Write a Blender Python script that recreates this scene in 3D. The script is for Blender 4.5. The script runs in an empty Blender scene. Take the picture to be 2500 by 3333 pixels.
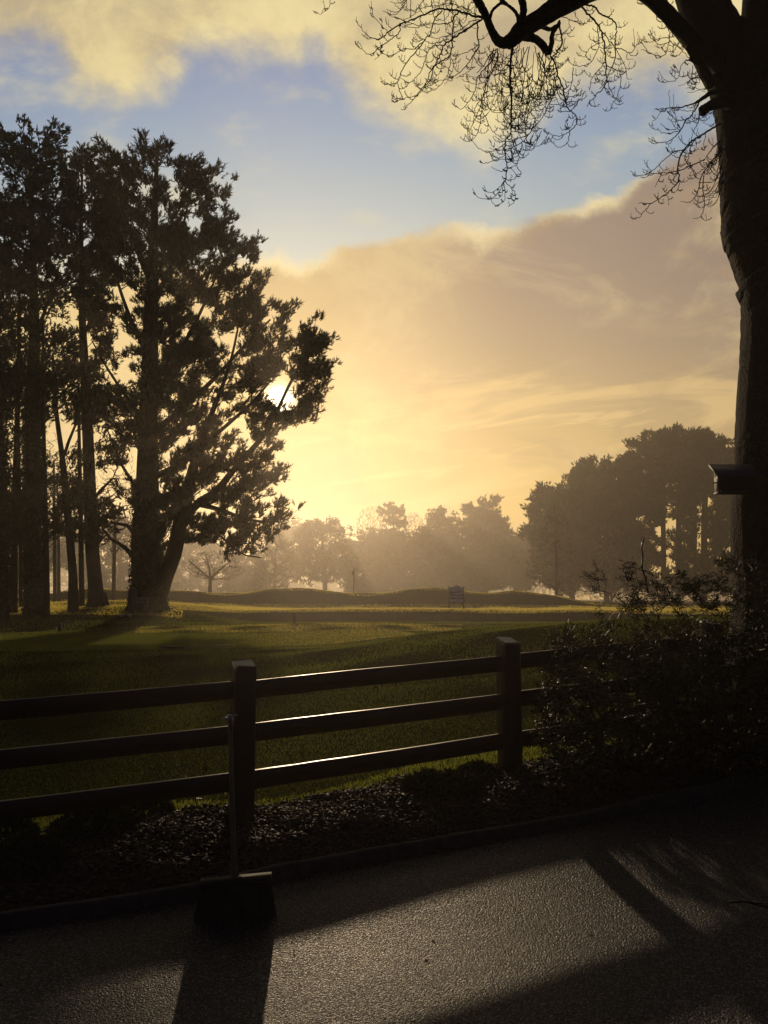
import bpy, math, random
import numpy as np
from mathutils import Vector

# ------------------------------------------------------------------ camera, sky, sun
SC = bpy.context.scene
PITCH = math.radians(6.5)
CP, SP = math.cos(PITCH), math.sin(PITCH)
EYE = 1.6
F = 2500.0                                   # focal length in units of the 2500x3333 picture

def ray(u, v):
    r = (u - 1250.0) / F; t = (v - 1666.5) / F
    return (r, CP + t * SP, SP - t * CP)

def P(u, v, Y):
    d = ray(u, v); k = Y / d[1]
    return np.array([d[0] * k, Y, EYE + d[2] * k])

cam_d = bpy.data.cameras.new("camera"); cam = bpy.data.objects.new("camera", cam_d)
SC.collection.objects.link(cam); SC.camera = cam
cam.location = (0, 0, EYE); cam.rotation_euler = (math.radians(90) + PITCH, 0, 0)
cam_d.sensor_fit = 'HORIZONTAL'; cam_d.sensor_width = 36; cam_d.lens = 36.0
cam_d.clip_start = 0.05; cam_d.clip_end = 4000

SUNPX = (910, 1305); LAMPPX = (965, 1400)      # visible sun; lamp direction, set lower and aside to place the shadows
sd = np.array(ray(*SUNPX)); sd = sd / np.linalg.norm(sd)
ld = np.array(ray(*LAMPPX)); ld = ld / np.linalg.norm(ld)
SUN_EL = math.asin(ld[2]); SUN_AZ = math.atan2(ld[0], ld[1])      # azimuth from +Y towards +X

W = bpy.data.worlds.new("World"); SC.world = W; W.use_nodes = True
nt = W.node_tree; nt.nodes.clear(); NL = nt.links

def nd(t, **kw):
    n = nt.nodes.new(t)
    for k, v in kw.items(): setattr(n, k, v)
    return n
def _in(sock, val):
    if hasattr(val, 'links') or isinstance(val, bpy.types.NodeSocket): NL.new(val, sock)
    else: sock.default_value = val
def M(op, a, b=0.0, c=None, clamp=False):
    n = nd('ShaderNodeMath', operation=op); n.use_clamp = clamp
    _in(n.inputs[0], a); _in(n.inputs[1], b)
    if c is not None: _in(n.inputs[2], c)
    return n.outputs[0]
def MIX(f, a, b, bt='MIX'):
    n = nd('ShaderNodeMix', data_type='RGBA', blend_type=bt); n.clamp_factor = True
    _in(n.inputs[0], f)
    for s, v in ((n.inputs[6], a), (n.inputs[7], b)):
        if isinstance(v, tuple): s.default_value = (*v, 1)
        else: NL.new(v, s)
    return n.outputs[2]
def SMOOTH(x, lo, hi):
    n = nd('ShaderNodeMapRange', interpolation_type='SMOOTHSTEP'); _in(n.inputs[0], x)
    n.inputs[1].default_value = lo; n.inputs[2].default_value = hi
    return n.outputs[0]
def lin(r, g, b, k=1.0):
    f = lambda c: ((c / 255 + .055) / 1.055) ** 2.4 if c > 10 else c / 255 / 12.92
    return (f(r) * k, f(g) * k, f(b) * k)
def ab(u, v):
    d = ray(u, v); return d[0] / d[1], d[2] / d[1]
def NOISE(vec, sc, det=6, rough=.55, dist=0.0):
    n = nd('ShaderNodeTexNoise'); _in(n.inputs['Vector'], vec); n.inputs['Scale'].default_value = sc
    n.inputs['Detail'].default_value = det; n.inputs['Roughness'].default_value = rough; n.inputs['Distortion'].default_value = dist
    return n.outputs['Fac']
def RAMP(x, stops):
    n = nd('ShaderNodeValToRGB'); _in(n.inputs[0], x); e = n.color_ramp.elements
    while len(e) < len(stops): e.new(.5)
    for el, (p, c) in zip(e, stops): el.position = p; el.color = (*c, 1)
    return n.outputs[0]
def CURVE(x, pts):
    n = nd('ShaderNodeFloatCurve'); _in(n.inputs[1], x); c = n.mapping.curves[0]
    pts = sorted(pts)
    c.points[0].location = pts[0]; c.points[1].location = pts[-1]
    for p in pts[1:-1]: c.points.new(*p)
    n.mapping.use_clip = False; n.mapping.update()
    return n.outputs[0]

tc = nd('ShaderNodeTexCoord'); sx = nd('ShaderNodeSeparateXYZ'); NL.new(tc.outputs['Generated'], sx.inputs[0])
yy = M('MAXIMUM', sx.outputs[1], .12)
A = M('DIVIDE', sx.outputs[0], yy); B = M('DIVIDE', sx.outputs[2], yy)
def VEC(x, y, z=0.0):
    n = nd('ShaderNodeCombineXYZ'); _in(n.inputs[0], x); _in(n.inputs[1], y); _in(n.inputs[2], z); return n.outputs[0]
K = 10.0          # cloud colours are given for strength 0.1
def L(r, g, b, k=1.0): return lin(r, g, b, K * k)
a01 = M('MULTIPLY_ADD', A, .5, .5)                       # a in -1..1 -> 0..1
def curve_px(pts, lo=(-1.0, None), hi=(1.0, None)):
    q = [((ab(u, v)[0] + 1) / 2, ab(u, v)[1] / 1.6) for u, v in pts]
    q = [(0.0, q[0][1] if lo[1] is None else lo[1])] + q + [(1.0, q[-1][1] if hi[1] is None else hi[1])]
    return M('MULTIPLY', CURVE(a01, q), 1.6)

sky = nd('ShaderNodeTexSky', sky_type='NISHITA'); sky.sun_disc = False
sky.sun_elevation = SUN_EL; sky.sun_rotation = SUN_AZ
sky.air_density = 1.0; sky.dust_density = 1.2; sky.ozone_density = 2.5
sunv = nd('ShaderNodeVectorMath', operation='DOT_PRODUCT'); NL.new(tc.outputs['Generated'], sunv.inputs[0]); sunv.inputs[1].default_value = tuple(sd)
omc = M('SUBTRACT', 1.0, sunv.outputs['Value'])          # 1-cos(angle to the sun)
g_wide = M('EXPONENT', M('DIVIDE', omc, -.045)); g_mid = M('EXPONENT', M('DIVIDE', omc, -.0050)); g_tight = M('EXPONENT', M('DIVIDE', omc, -.00009))
# clear blue with paler, warmer air lower down; a third of it is the physical sky
bluer = RAMP(SMOOTH(B, .30, .95), [(0, L(194, 198, 172)), (.30, L(164, 182, 186)), (.55, L(142, 166, 190)), (.80, L(124, 146, 186)), (1, L(116, 138, 186))])
clear = MIX(.25, bluer, sky.outputs[0])
wisp = SMOOTH(NOISE(VEC(M('MULTIPLY', A, 1.0), M('MULTIPLY', B, 1.8), 3.1), 4.2, 7, .6), .50, .72)
clear = MIX(M('MULTIPLY', wisp, .75), clear, L(213, 205, 172))
# upper cloud
up_edge = curve_px([(-300, 200), (0, 215), (150, 215), (300, 330), (520, 300), (640, 190), (800, 170), (960, 190), (1020, 150), (1090, 250), (1250, 385), (1500, 420), (1730, 380), (1880, 300), (2110, 285), (2336, 290), (2600, 280)])
n1 = NOISE(VEC(A, B, 7.7), 3.4, 8, .6, .3)
n2 = NOISE(VEC(A, B, 1.3), 9.0, 6, .6, .2)
du = M('ADD', M('SUBTRACT', B, up_edge), M('MULTIPLY', M('SUBTRACT', M('MULTIPLY_ADD', n2, .35, M('MULTIPLY', n1, .65)), .5), .34))
mU = SMOOTH(du, -.035, .065)
ucol = RAMP(SMOOTH(M('MULTIPLY_ADD', n1, .6, M('MULTIPLY', n2, .4)), .36, .62), [(0, L(190, 172, 138)), (.5, L(222, 203, 152)), (1, L(240, 222, 165))])
col = MIX(mU, clear, ucol)
# lower bank of cloud
lo_edge = curve_px([(-300, 980), (300, 900), (600, 850), (850, 805), (1000, 815), (1150, 780), (1300, 757), (1450, 738), (1650, 748), (1780, 697), (1900, 655), (2010, 610), (2080, 545), (2200, 470), (2330, 415), (2600, 380)])
n3 = NOISE(VEC(A, B, 4.4), 8.5, 9, .62, .35)
dl = M('ADD', M('SUBTRACT', lo_edge, B), M('MULTIPLY', M('SUBTRACT', n3, .5), .10))
mL = SMOOTH(dl, -.008, .020)
lcol = RAMP(SMOOTH(B, 0.0, .52), [(0, L(222, 178, 88)), (.12, L(224, 184, 98)), (.30, L(210, 178, 112)), (.5, L(194, 167, 120)), (.72, L(170, 149, 122)), (1, L(152, 134, 122))])
lcol = MIX(M('MULTIPLY', SMOOTH(A, .20, -.10), .7), lcol, L(214, 186, 132))
# darker to the right, golden to the left
lcol = MIX(SMOOTH(A, -.10, -.45), lcol, L(226, 200, 140))
lcol = MIX(M('MULTIPLY', SMOOTH(A, .22, .5), M('MULTIPLY', SMOOTH(B, .12, .3), .45)), lcol, L(140, 122, 108))
nst = NOISE(VEC(M('MULTIPLY', A, 1.0), M('MULTIPLY_ADD', B, 4.2, M('MULTIPLY', A, -.45)), 9.2), 3.6, 7, .55, .5)
nst2 = NOISE(VEC(M('MULTIPLY', A, 1.3), M('MULTIPLY', B, 2.2), 5.5), 5.0, 6, .6, .6)
st = M('MULTIPLY', SMOOTH(nst, .50, .64), SMOOTH(B, .40, .27))
lcol = MIX(M('MULTIPLY', st, .50), lcol, L(244, 208, 138))
nst3 = NOISE(VEC(M('MULTIPLY', A, 1.4), M('MULTIPLY_ADD', B, 9.0, M('MULTIPLY', A, -1.5)), 2.2), 4.0, 8, .6, .8)
st3 = M('MULTIPLY', SMOOTH(nst3, .54, .66), SMOOTH(B, .34, .24))
lcol = MIX(M('MULTIPLY', st3, .45), lcol, L(246, 212, 142))
st2 = M('MULTIPLY', SMOOTH(nst2, .52, .36), .42)
lcol = MIX(st2, lcol, L(172, 147, 112))
nst4 = NOISE(VEC(M('MULTIPLY', A, 1.2), M('MULTIPLY', B, 1.9), 11.5), 3.6, 9, .62, .5)
lcol = MIX(M('MULTIPLY', SMOOTH(nst4, .50, .68), .45), lcol, L(222, 200, 150))
rim = M('MULTIPLY', SMOOTH(dl, .026, .004), SMOOTH(NOISE(VEC(A, B, 2.0), 5.5, 5, .6), .46, .60))
lcol = MIX(M('MULTIPLY', rim, .75), lcol, L(238, 218, 160))
for (pu, pv_, w_) in ((1545, 742, .045), (1950, 640, .035), (900, 806, .05)):      # sunlit puffs on the bank's upper edge
    ga_ = M('EXPONENT', M('MULTIPLY', M('POWER', M('DIVIDE', M('SUBTRACT', A, ab(pu, pv_)[0]), w_), 2.0), -1.0))
    lcol = MIX(M('MULTIPLY', M('MULTIPLY', ga_, SMOOTH(dl, .040, .008)), .85), lcol, L(246, 226, 172))
col = MIX(mL, col, lcol)
# aureole of the low sun
col = MIX(1.0, col, MIX(g_wide, (0, 0, 0), L(100, 78, 34)), 'ADD')
col = MIX(1.0, col, MIX(g_mid, (0, 0, 0), L(104, 84, 40)), 'ADD')
col = MIX(1.0, col, MIX(g_tight, (0, 0, 0), L(255, 240, 205, 7)), 'ADD')
# out of view: sky dimmed to blue-grey to hold ambient light down; below the horizon: dim earth
dim_dome = M('MAXIMUM', SMOOTH(sx.outputs[2], .62, .80), M('MAXIMUM', SMOOTH(sx.outputs[1], .62, .30), 0.0))   # added dimming of the unseen dome overhead, to the sides and behind
col = MIX(dim_dome, col, L(52, 48, 70))
col = MIX(SMOOTH(sx.outputs[2], 0.0, -.05), col, L(30, 25, 18))
bg = nd('ShaderNodeBackground'); NL.new(col, bg.inputs[0]); bg.inputs[1].default_value = 0.1
wo = nd('ShaderNodeOutputWorld'); NL.new(bg.outputs[0], wo.inputs[0])
W.cycles.sampling_method = 'MANUAL'; W.cycles.sample_map_resolution = 512

sun_d = bpy.data.lights.new("sun", 'SUN'); sun_d.energy = 2.0; sun_d.angle = math.radians(.8); sun_d.color = (1.0, .75, .47)
sun_o = bpy.data.objects.new("sun", sun_d); SC.collection.objects.link(sun_o)
sun_o.rotation_euler = Vector(tuple(ld)).to_track_quat('Z', 'Y').to_euler(); sun_o.location = (-6, 30, 20)

SC.view_settings.view_transform = 'Standard'; SC.view_settings.look = 'None'
SC.view_settings.exposure = 0.0; SC.view_settings.gamma = 1.0
SC.render.engine = 'CYCLES'
cy = SC.cycles
cy.max_bounces = 4; cy.diffuse_bounces = 2; cy.glossy_bounces = 2; cy.transmission_bounces = 2; cy.volume_bounces = 0; cy.transparent_max_bounces = 4
cy.use_denoising = True
cy.sample_clamp_indirect = 4.0

# ------------------------------------------------------------------ helpers
rng = np.random.default_rng(7)
random.seed(7)
COL = SC.collection

class MB:
    """collects vertices and faces, then links them as ONE mesh object"""
    def __init__(s): s.v = []; s.f = []; s.n = 0
    def add(s, verts, faces):
        verts = np.asarray(verts, float).reshape(-1, 3); faces = np.asarray(faces, int)
        s.v.append(verts); s.f.append(faces + s.n); s.n += len(verts)
    def box(s, c, size, R=None, taper=1.0):
        hx, hy, hz = [k / 2 for k in size]
        q = np.array([[x * hx * (taper if z > 0 else 1), y * hy * (taper if z > 0 else 1), z * hz] for z in (-1, 1) for y in (-1, 1) for x in (-1, 1)])
        if R is not None: q = q @ np.asarray(R).T
        s.add(q + np.asarray(c), [[0, 2, 3, 1], [4, 5, 7, 6], [0, 1, 5, 4], [1, 3, 7, 5], [3, 2, 6, 7], [2, 0, 4, 6]])
    def build(s, name, m, parent=None, smooth=False):
        me = bpy.data.meshes.new(name)
        V = np.concatenate(s.v) if s.v else np.zeros((0, 3))
        origin = np.zeros(3)
        me.vertices.add(len(V)); me.vertices.foreach_set('co', V.astype(np.float32).ravel())
        sizes = np.concatenate([np.full(len(f), f.shape[1]) for f in s.f]); loops = np.concatenate([f.ravel() for f in s.f])
        me.loops.add(len(loops)); me.loops.foreach_set('vertex_index', loops.astype(np.int32))
        st = np.concatenate([[0], np.cumsum(sizes)[:-1]])
        me.polygons.add(len(sizes)); me.polygons.foreach_set('loop_start', st.astype(np.int32)); me.polygons.foreach_set('loop_total', sizes.astype(np.int32))
        me.update(calc_edges=True); me.validate()
        if smooth: me.polygons.foreach_set('use_smooth', np.ones(len(me.polygons), bool))
        me.materials.append(m)
        o = bpy.data.objects.new(name, me); COL.objects.link(o)
        if parent is not None:
            o.parent = parent; o.matrix_parent_inverse = parent.matrix_world.inverted() if False else __import__('mathutils').Matrix.Translation(-parent.location)
        return o

def thing(name, loc, label, cat, group=None):
    o = bpy.data.objects.new(name, None); COL.objects.link(o); o.location = tuple(float(k) for k in loc); o.empty_display_size = .2
    return tag(o, label, cat, group)
def tag(o, label=None, cat=None, group=None, kind=None):
    if label: o['label'] = label
    if cat: o['category'] = cat
    if group: o['group'] = group
    if kind: o['kind'] = kind
    return o

def mat(name, color, rough=.8, spec=.3, var=0.0, vscale=5.0, bump=0.0, bscale=20.0, color2=None, coords='Object', metal=0.0, trans=0.0, tcol=None, bdist=.02, detail=5):
    m = bpy.data.materials.new(name); m.use_nodes = True; t = m.node_tree; n = t.nodes; l = t.links
    b = n['Principled BSDF']; b.inputs['Base Color'].default_value = (*color, 1); b.inputs['Roughness'].default_value = rough
    b.inputs['Specular IOR Level'].default_value = spec; b.inputs['Metallic'].default_value = metal
    cc = n.new('ShaderNodeTexCoord')
    if var or color2:
        z = n.new('ShaderNodeTexNoise'); z.inputs['Scale'].default_value = vscale; z.inputs['Detail'].default_value = detail
        l.new(cc.outputs[coords], z.inputs['Vector'])
        r = n.new('ShaderNodeValToRGB'); l.new(z.outputs['Fac'], r.inputs[0])
        c2 = color2 or tuple(k * (1 + var) for k in color); c1 = color if color2 else tuple(k * (1 - var) for k in color)
        r.color_ramp.elements[0].position = .35; r.color_ramp.elements[1].position = .65
        r.color_ramp.elements[0].color = (*c1, 1); r.color_ramp.elements[1].color = (*c2, 1)
        l.new(r.outputs[0], b.inputs['Base Color'])
    if bump:
        z = n.new('ShaderNodeTexNoise'); z.inputs['Scale'].default_value = bscale; z.inputs['Detail'].default_value = 6; l.new(cc.outputs[coords], z.inputs['Vector'])
        bb = n.new('ShaderNodeBump'); bb.inputs['Strength'].default_value = bump; bb.inputs['Distance'].default_value = bdist
        l.new(z.outputs['Fac'], bb.inputs['Height']); l.new(bb.outputs[0], b.inputs['Normal'])
    if trans:
        tr = n.new('ShaderNodeBsdfTranslucent'); tr.inputs[0].default_value = (*(tcol or color), 1)
        mx = n.new('ShaderNodeMixShader'); mx.inputs[0].default_value = trans
        l.new(b.outputs[0], mx.inputs[1]); l.new(tr.outputs[0], mx.inputs[2]); l.new(mx.outputs[0], n['Material Output'].inputs[0])
    return m

def unit(v): v = np.asarray(v, float); return v / (np.linalg.norm(v, axis=-1, keepdims=True) + 1e-12)

def tube(mb, pts, rad, sides=6, cap=True, wob=0.0):
    pts = np.asarray(pts, float); rad = np.broadcast_to(np.asarray(rad, float), (len(pts),)); N = len(pts)
    if N < 2: return
    T = np.empty_like(pts); T[1:-1] = pts[2:] - pts[:-2]; T[0] = pts[1] - pts[0]; T[-1] = pts[-1] - pts[-2]; T = unit(T)
    ref = np.array([0, 0, 1.]) if abs(T[0][2]) < .8 else np.array([1., 0, 0])
    U = unit(np.cross(T, ref)); V = np.cross(T, U)
    a = np.arange(sides) * 2 * math.pi / sides
    if wob:
        q = rng.normal(0, 1, (N + 8, sides)); q = np.stack([np.convolve(q[:, k], np.ones(9) / 3.2, 'valid') for k in range(sides)], 1)
        q = q * .6 + np.roll(q, 1, 1) * .4 + rng.normal(0, .35, (1, sides)); R = rad[:, None] * (1 + wob * q)
    else: R = np.repeat(rad[:, None], sides, 1)
    ring = pts[:, None] + R[..., None] * (np.cos(a)[None, :, None] * U[:, None] + np.sin(a)[None, :, None] * V[:, None])
    i = np.arange(N - 1)[:, None] * sides; j = np.arange(sides)[None]; k = (j + 1) % sides
    f = np.stack([i + j, i + k, i + k + sides, i + j + sides], -1).reshape(-1, 4)
    mb.add(ring.reshape(-1, 3), f)
    if cap and sides <= 8:
        mb.add(ring[-1], [list(range(sides))]); 
        mb.add(ring[0], [list(range(sides))[::-1]])

def resample(pts, n):
    pts = np.asarray(pts, float); d = np.r_[0, np.cumsum(np.linalg.norm(np.diff(pts[:, :3], axis=0), axis=1))]
    t = np.linspace(0, d[-1], n)
    return np.stack([np.interp(t, d, pts[:, k]) for k in range(pts.shape[1])], 1)
def spline(pts, per=5):
    """Catmull-Rom through rows of any width"""
    p = np.asarray(pts, float); p = np.vstack([2 * p[0] - p[1], p, 2 * p[-1] - p[-2]]); out = []
    for i in range(1, len(p) - 2):
        for t in np.arange(per) / per:
            a, b, c, d = p[i - 1], p[i], p[i + 1], p[i + 2]
            out.append(.5 * (2 * b + (c - a) * t + (2 * a - 5 * b + 4 * c - d) * t * t + (3 * b - a - 3 * c + d) * t ** 3))
    out.append(p[-2]); return np.array(out)

def in_poly(x, y, poly):
    poly = np.asarray(poly, float); ins = np.zeros(len(x), bool); j = len(poly) - 1
    for i in range(len(poly)):
        xi, yi = poly[i]; xj, yj = poly[j]
        c = ((yi > y) != (yj > y)) & (x < (xj - xi) * (y - yi) / (yj - yi + 1e-9) + xi); ins ^= c; j = i
    return ins

# ------------------------------------------------------------------ terrain height
def fence_y(x): return 5.80 + (x + 1.04) * np.where(x < -1.04, .31, .447)
def near_plane(x, y):
    t = np.clip((fence_y(np.asarray(x, float)) - y) / 1.5, 0, 1); return .06 + .057 * x - .06 * t * t * (3 - 2 * t)
def z_of(u, v, Y): return P(u, v, Y)[2]
CPTS = []
def cp(u, Y, v=None, z=None):
    p = P(u, v if v is not None else 1951, Y); CPTS.append((u, Y, p[2] if z is None else z))
for u, z in ((-900, -.12), (0, .02), (600, .12), (1250, .22), (1800, .42), (2400, .62), (3400, .8)): cp(u, 10, z=z)
for u, z in ((-900, .1), (0, .22), (600, .30), (1000, .42), (1250, .62), (1600, .98), (1900, 1.18), (2400, 1.28), (3400, 1.3)): cp(u, 14, z=z)
for u, z in ((-900, .35), (0, .38), (600, .39), (900, .42), (1141, .58), (1334, .80), (1700, 1.05), (2000, 1.05), (2400, 1.1), (3400, 1.1)): cp(u, 17, z=z)
for u in (-900, 0, 500, 900): cp(u, 19, z=.40); cp(u, 23, z=.41); cp(u, 27, z=.42)
for u, z in ((1250, .42), (1500, .55), (1900, .75), (2400, .8), (3400, .8)): cp(u, 21, z=z)
for u, z in ((1250, .42), (1500, .45), (1900, .55), (2400, .6), (3400, .6)): cp(u, 26, z=z)
for u, v in ((-900, 2062), (0, 2060), (450, 2050), (900, 2036), (1139, 2030), (1400, 2040), (1900, 2045), (2600, 2050), (3400, 2050)): cp(u, 30, v)
for u, v in ((-900, 2020), (0, 2020), (450, 2022), (900, 2028), (1139, 2026), (1400, 2026), (1900, 2026), (2600, 2030), (3400, 2030)): cp(u, 34, v)
for u, v in ((-900, 1985), (0, 1985), (200, 1980), (450, 1972), (600, 1990)): cp(u, 39, v)
for u, z in ((850, .42), (1100, .36), (1400, .34), (1900, .34), (2600, .36), (3400, .4)): cp(u, 38, z=z); cp(u, 42.6, z=z - .04)
for u, v in ((760, 1992), (900, 1990), (1100, 1988), (1400, 1987), (1900, 1989), (2600, 1990), (3400, 1988)): cp(u, 44.6, v)
for u, v in ((-900, 1968), (0, 1968), (300, 1957), (560, 1962), (800, 1984), (1100, 1983), (1400, 1983), (1900, 1985), (2600, 1986), (3400, 1984)): cp(u, 47, v)
for u, v in ((-900, 1962), (0, 1962), (300, 1952), (560, 1959), (800, 1966), (1100, 1968), (1400, 1967), (1700, 1969), (1925, 1974), (2600, 1978), (3400, 1975)): cp(u, 56.6, v)
for u, v in ((-900, 1950), (0, 1950), (146, 1936), (220, 1923), (292, 1915), (411, 1923), (470, 1928), (540, 1923), (663, 1928), (762, 1935), (809, 1929), (880, 1919), (961, 1915), (1030, 1918), (1094, 1928), (1141, 1933), (1189, 1937), (1237, 1933), (1334, 1919), (1392, 1914), (1459, 1917), (1522, 1927), (1575, 1934), (1623, 1928), (1681, 1924), (1763, 1933), (1844, 1947), (1925, 1966), (2100, 1974), (2600, 1976), (3400, 1975)): cp(u, 60.5, v)
for u in (-900, 0, 400, 800, 1200, 1600, 2000, 2600, 3400): cp(u, 68, z=1.25); cp(u, 90, z=.9); cp(u, 160, z=.9); cp(u, 420, z=1.0)
_c = np.array(CPTS); _X = np.stack([(_c[:, 0] - 1250) / 700, np.log(_c[:, 1]) * 7.0], 1); _Z = _c[:, 2]
def _phi(r): return r               # linear kernel: tight, no overshoot
_D = np.linalg.norm(_X[:, None] - _X[None], axis=2); _n = len(_X)
_Am = np.zeros((_n + 3, _n + 3)); _Am[:_n, :_n] = _phi(np.sqrt(_D ** 2 + .02)); _Am[:_n, _n] = 1; _Am[:_n, _n + 1:] = _X; _Am[_n:, :_n] = _Am[:_n, _n:].T
_Wt = np.linalg.solve(_Am, np.r_[_Z, 0, 0, 0])
def Hgt(x, y):
    x = np.atleast_1d(np.asarray(x, float)); y = np.atleast_1d(np.asarray(y, float)); yc = np.clip(y, 5, 420)
    u = np.clip(x / yc * F, -2400, 2400) + 1250
    q = np.stack([(u - 1250) / 700, np.log(yc) * 7.0], 1)
    out = np.empty(len(x))
    for s in range(0, len(x), 20000):
        r = np.sqrt(((q[s:s + 20000, None] - _X[None]) ** 2).sum(2) + .02)
        out[s:s + 20000] = r @ _Wt[:_n] + _Wt[_n] + q[s:s + 20000] @ _Wt[_n + 1:]
    t = np.clip((y - 6.5) / 3.5, 0, 1); t = t * t * (3 - 2 * t)
    return (1 - t) * near_plane(np.clip(x, -12, 12), y) + t * out
def H1(x, y): return float(Hgt([x], [y])[0])
def ground_px(u, v, y0=2.0, y1=400.0):
    """where the ray through a picture point meets the ground"""
    ys = np.geomspace(y0, y1, 600); d = ray(u, v); X = d[0] / d[1] * ys; Z = EYE + d[2] / d[1] * ys
    g = Hgt(X, ys); k = np.argmax(Z < g); Y = ys[k]
    return np.array([d[0] / d[1] * Y, Y, g[k]])
def near_px(u, v, dz=0.0):
    d = ray(u, v); a, b = d[0] / d[1], d[2] / d[1]      # EYE+bY = .06+.057 aY + dz
    Y = 5.0
    for _ in range(30):
        c = float(near_plane(a * Y, Y)) - .057 * a * Y; Y = .5 * Y + .5 * (EYE - c - dz) / (.057 * a - b)
    return np.array([a * Y, Y, EYE + b * Y])
# ------------------------------------------------------------------ materials
def grass_mat(name, c1, c2, tcol, tr, scale, rough=.55, spec=.3):
    m = mat(name, c1, rough, spec, color2=c2, vscale=scale, trans=tr, tcol=tcol)
    return m
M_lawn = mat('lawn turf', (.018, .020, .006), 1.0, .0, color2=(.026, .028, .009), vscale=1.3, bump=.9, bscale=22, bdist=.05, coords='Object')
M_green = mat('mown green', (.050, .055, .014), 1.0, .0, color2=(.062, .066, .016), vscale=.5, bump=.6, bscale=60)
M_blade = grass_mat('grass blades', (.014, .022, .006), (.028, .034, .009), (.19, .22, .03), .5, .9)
M_sungrass = grass_mat('sun yellow grass', (.05, .05, .012), (.09, .08, .02), (.95, .78, .16), .65, .9)  # lit copy of the blades: sunlight put into the yellow colour
M_sunfringe = grass_mat('sun bright longer fringe grass', (.03, .04, .010), (.05, .055, .014), (.42, .46, .06), .55, .9)  # longer blades, with sunlight put into their brighter green
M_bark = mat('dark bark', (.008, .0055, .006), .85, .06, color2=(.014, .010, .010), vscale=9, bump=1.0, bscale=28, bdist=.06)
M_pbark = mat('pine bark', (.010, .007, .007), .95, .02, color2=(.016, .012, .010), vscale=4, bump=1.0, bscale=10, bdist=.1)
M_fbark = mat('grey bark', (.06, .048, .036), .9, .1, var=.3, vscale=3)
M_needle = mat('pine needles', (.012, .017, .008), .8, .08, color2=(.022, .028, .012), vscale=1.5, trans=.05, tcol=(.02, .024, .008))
M_fleaf = mat('evergreen foliage', (.035, .045, .018), .8, .1, color2=(.06, .065, .025), vscale=.3, trans=.15, tcol=(.10, .10, .03))
M_gum = mat('gum leaves', (.06, .065, .028), .7, .15, color2=(.09, .085, .035), vscale=.3, trans=.4, tcol=(.20, .16, .05))
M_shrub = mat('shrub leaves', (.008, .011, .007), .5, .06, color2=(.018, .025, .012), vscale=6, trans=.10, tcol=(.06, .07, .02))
M_stem = mat('shrub stems', (.028, .020, .016), .45, .35, var=.4, vscale=15)
M_chip = mat('bark chips', (.012, .008, .009), .65, .06, color2=(.030, .021, .019), vscale=14)
M_soil = mat('soil', (.018, .012, .010), .95, .1, bump=1, bscale=60, bdist=.02)
def wood_mat():
    m = mat('creosoted timber', (.007, .004, .006), .38, .30, color2=(.013, .008, .010), vscale=6)
    t = m.node_tree; n = t.nodes; l = t.links; cc = n.new('ShaderNodeTexCoord'); mp = n.new('ShaderNodeMapping'); mp.inputs['Scale'].default_value = (2, 2, 30)
    l.new(cc.outputs['Object'], mp.inputs[0]); z = n.new('ShaderNodeTexNoise'); z.inputs['Scale'].default_value = 3; z.inputs['Detail'].default_value = 7; l.new(mp.outputs[0], z.inputs['Vector'])
    b = n.new('ShaderNodeBump'); b.inputs['Strength'].default_value = .5; b.inputs['Distance'].default_value = .006; l.new(z.outputs['Fac'], b.inputs['Height']); l.new(b.outputs[0], n['Principled BSDF'].inputs['Normal'])
    return m
M_wood = wood_mat()
M_kerb = mat('concrete kerb', (.045, .040, .038), .85, .1, color2=(.024, .021, .021), vscale=12, bump=.7, bscale=90, bdist=.01)

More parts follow.
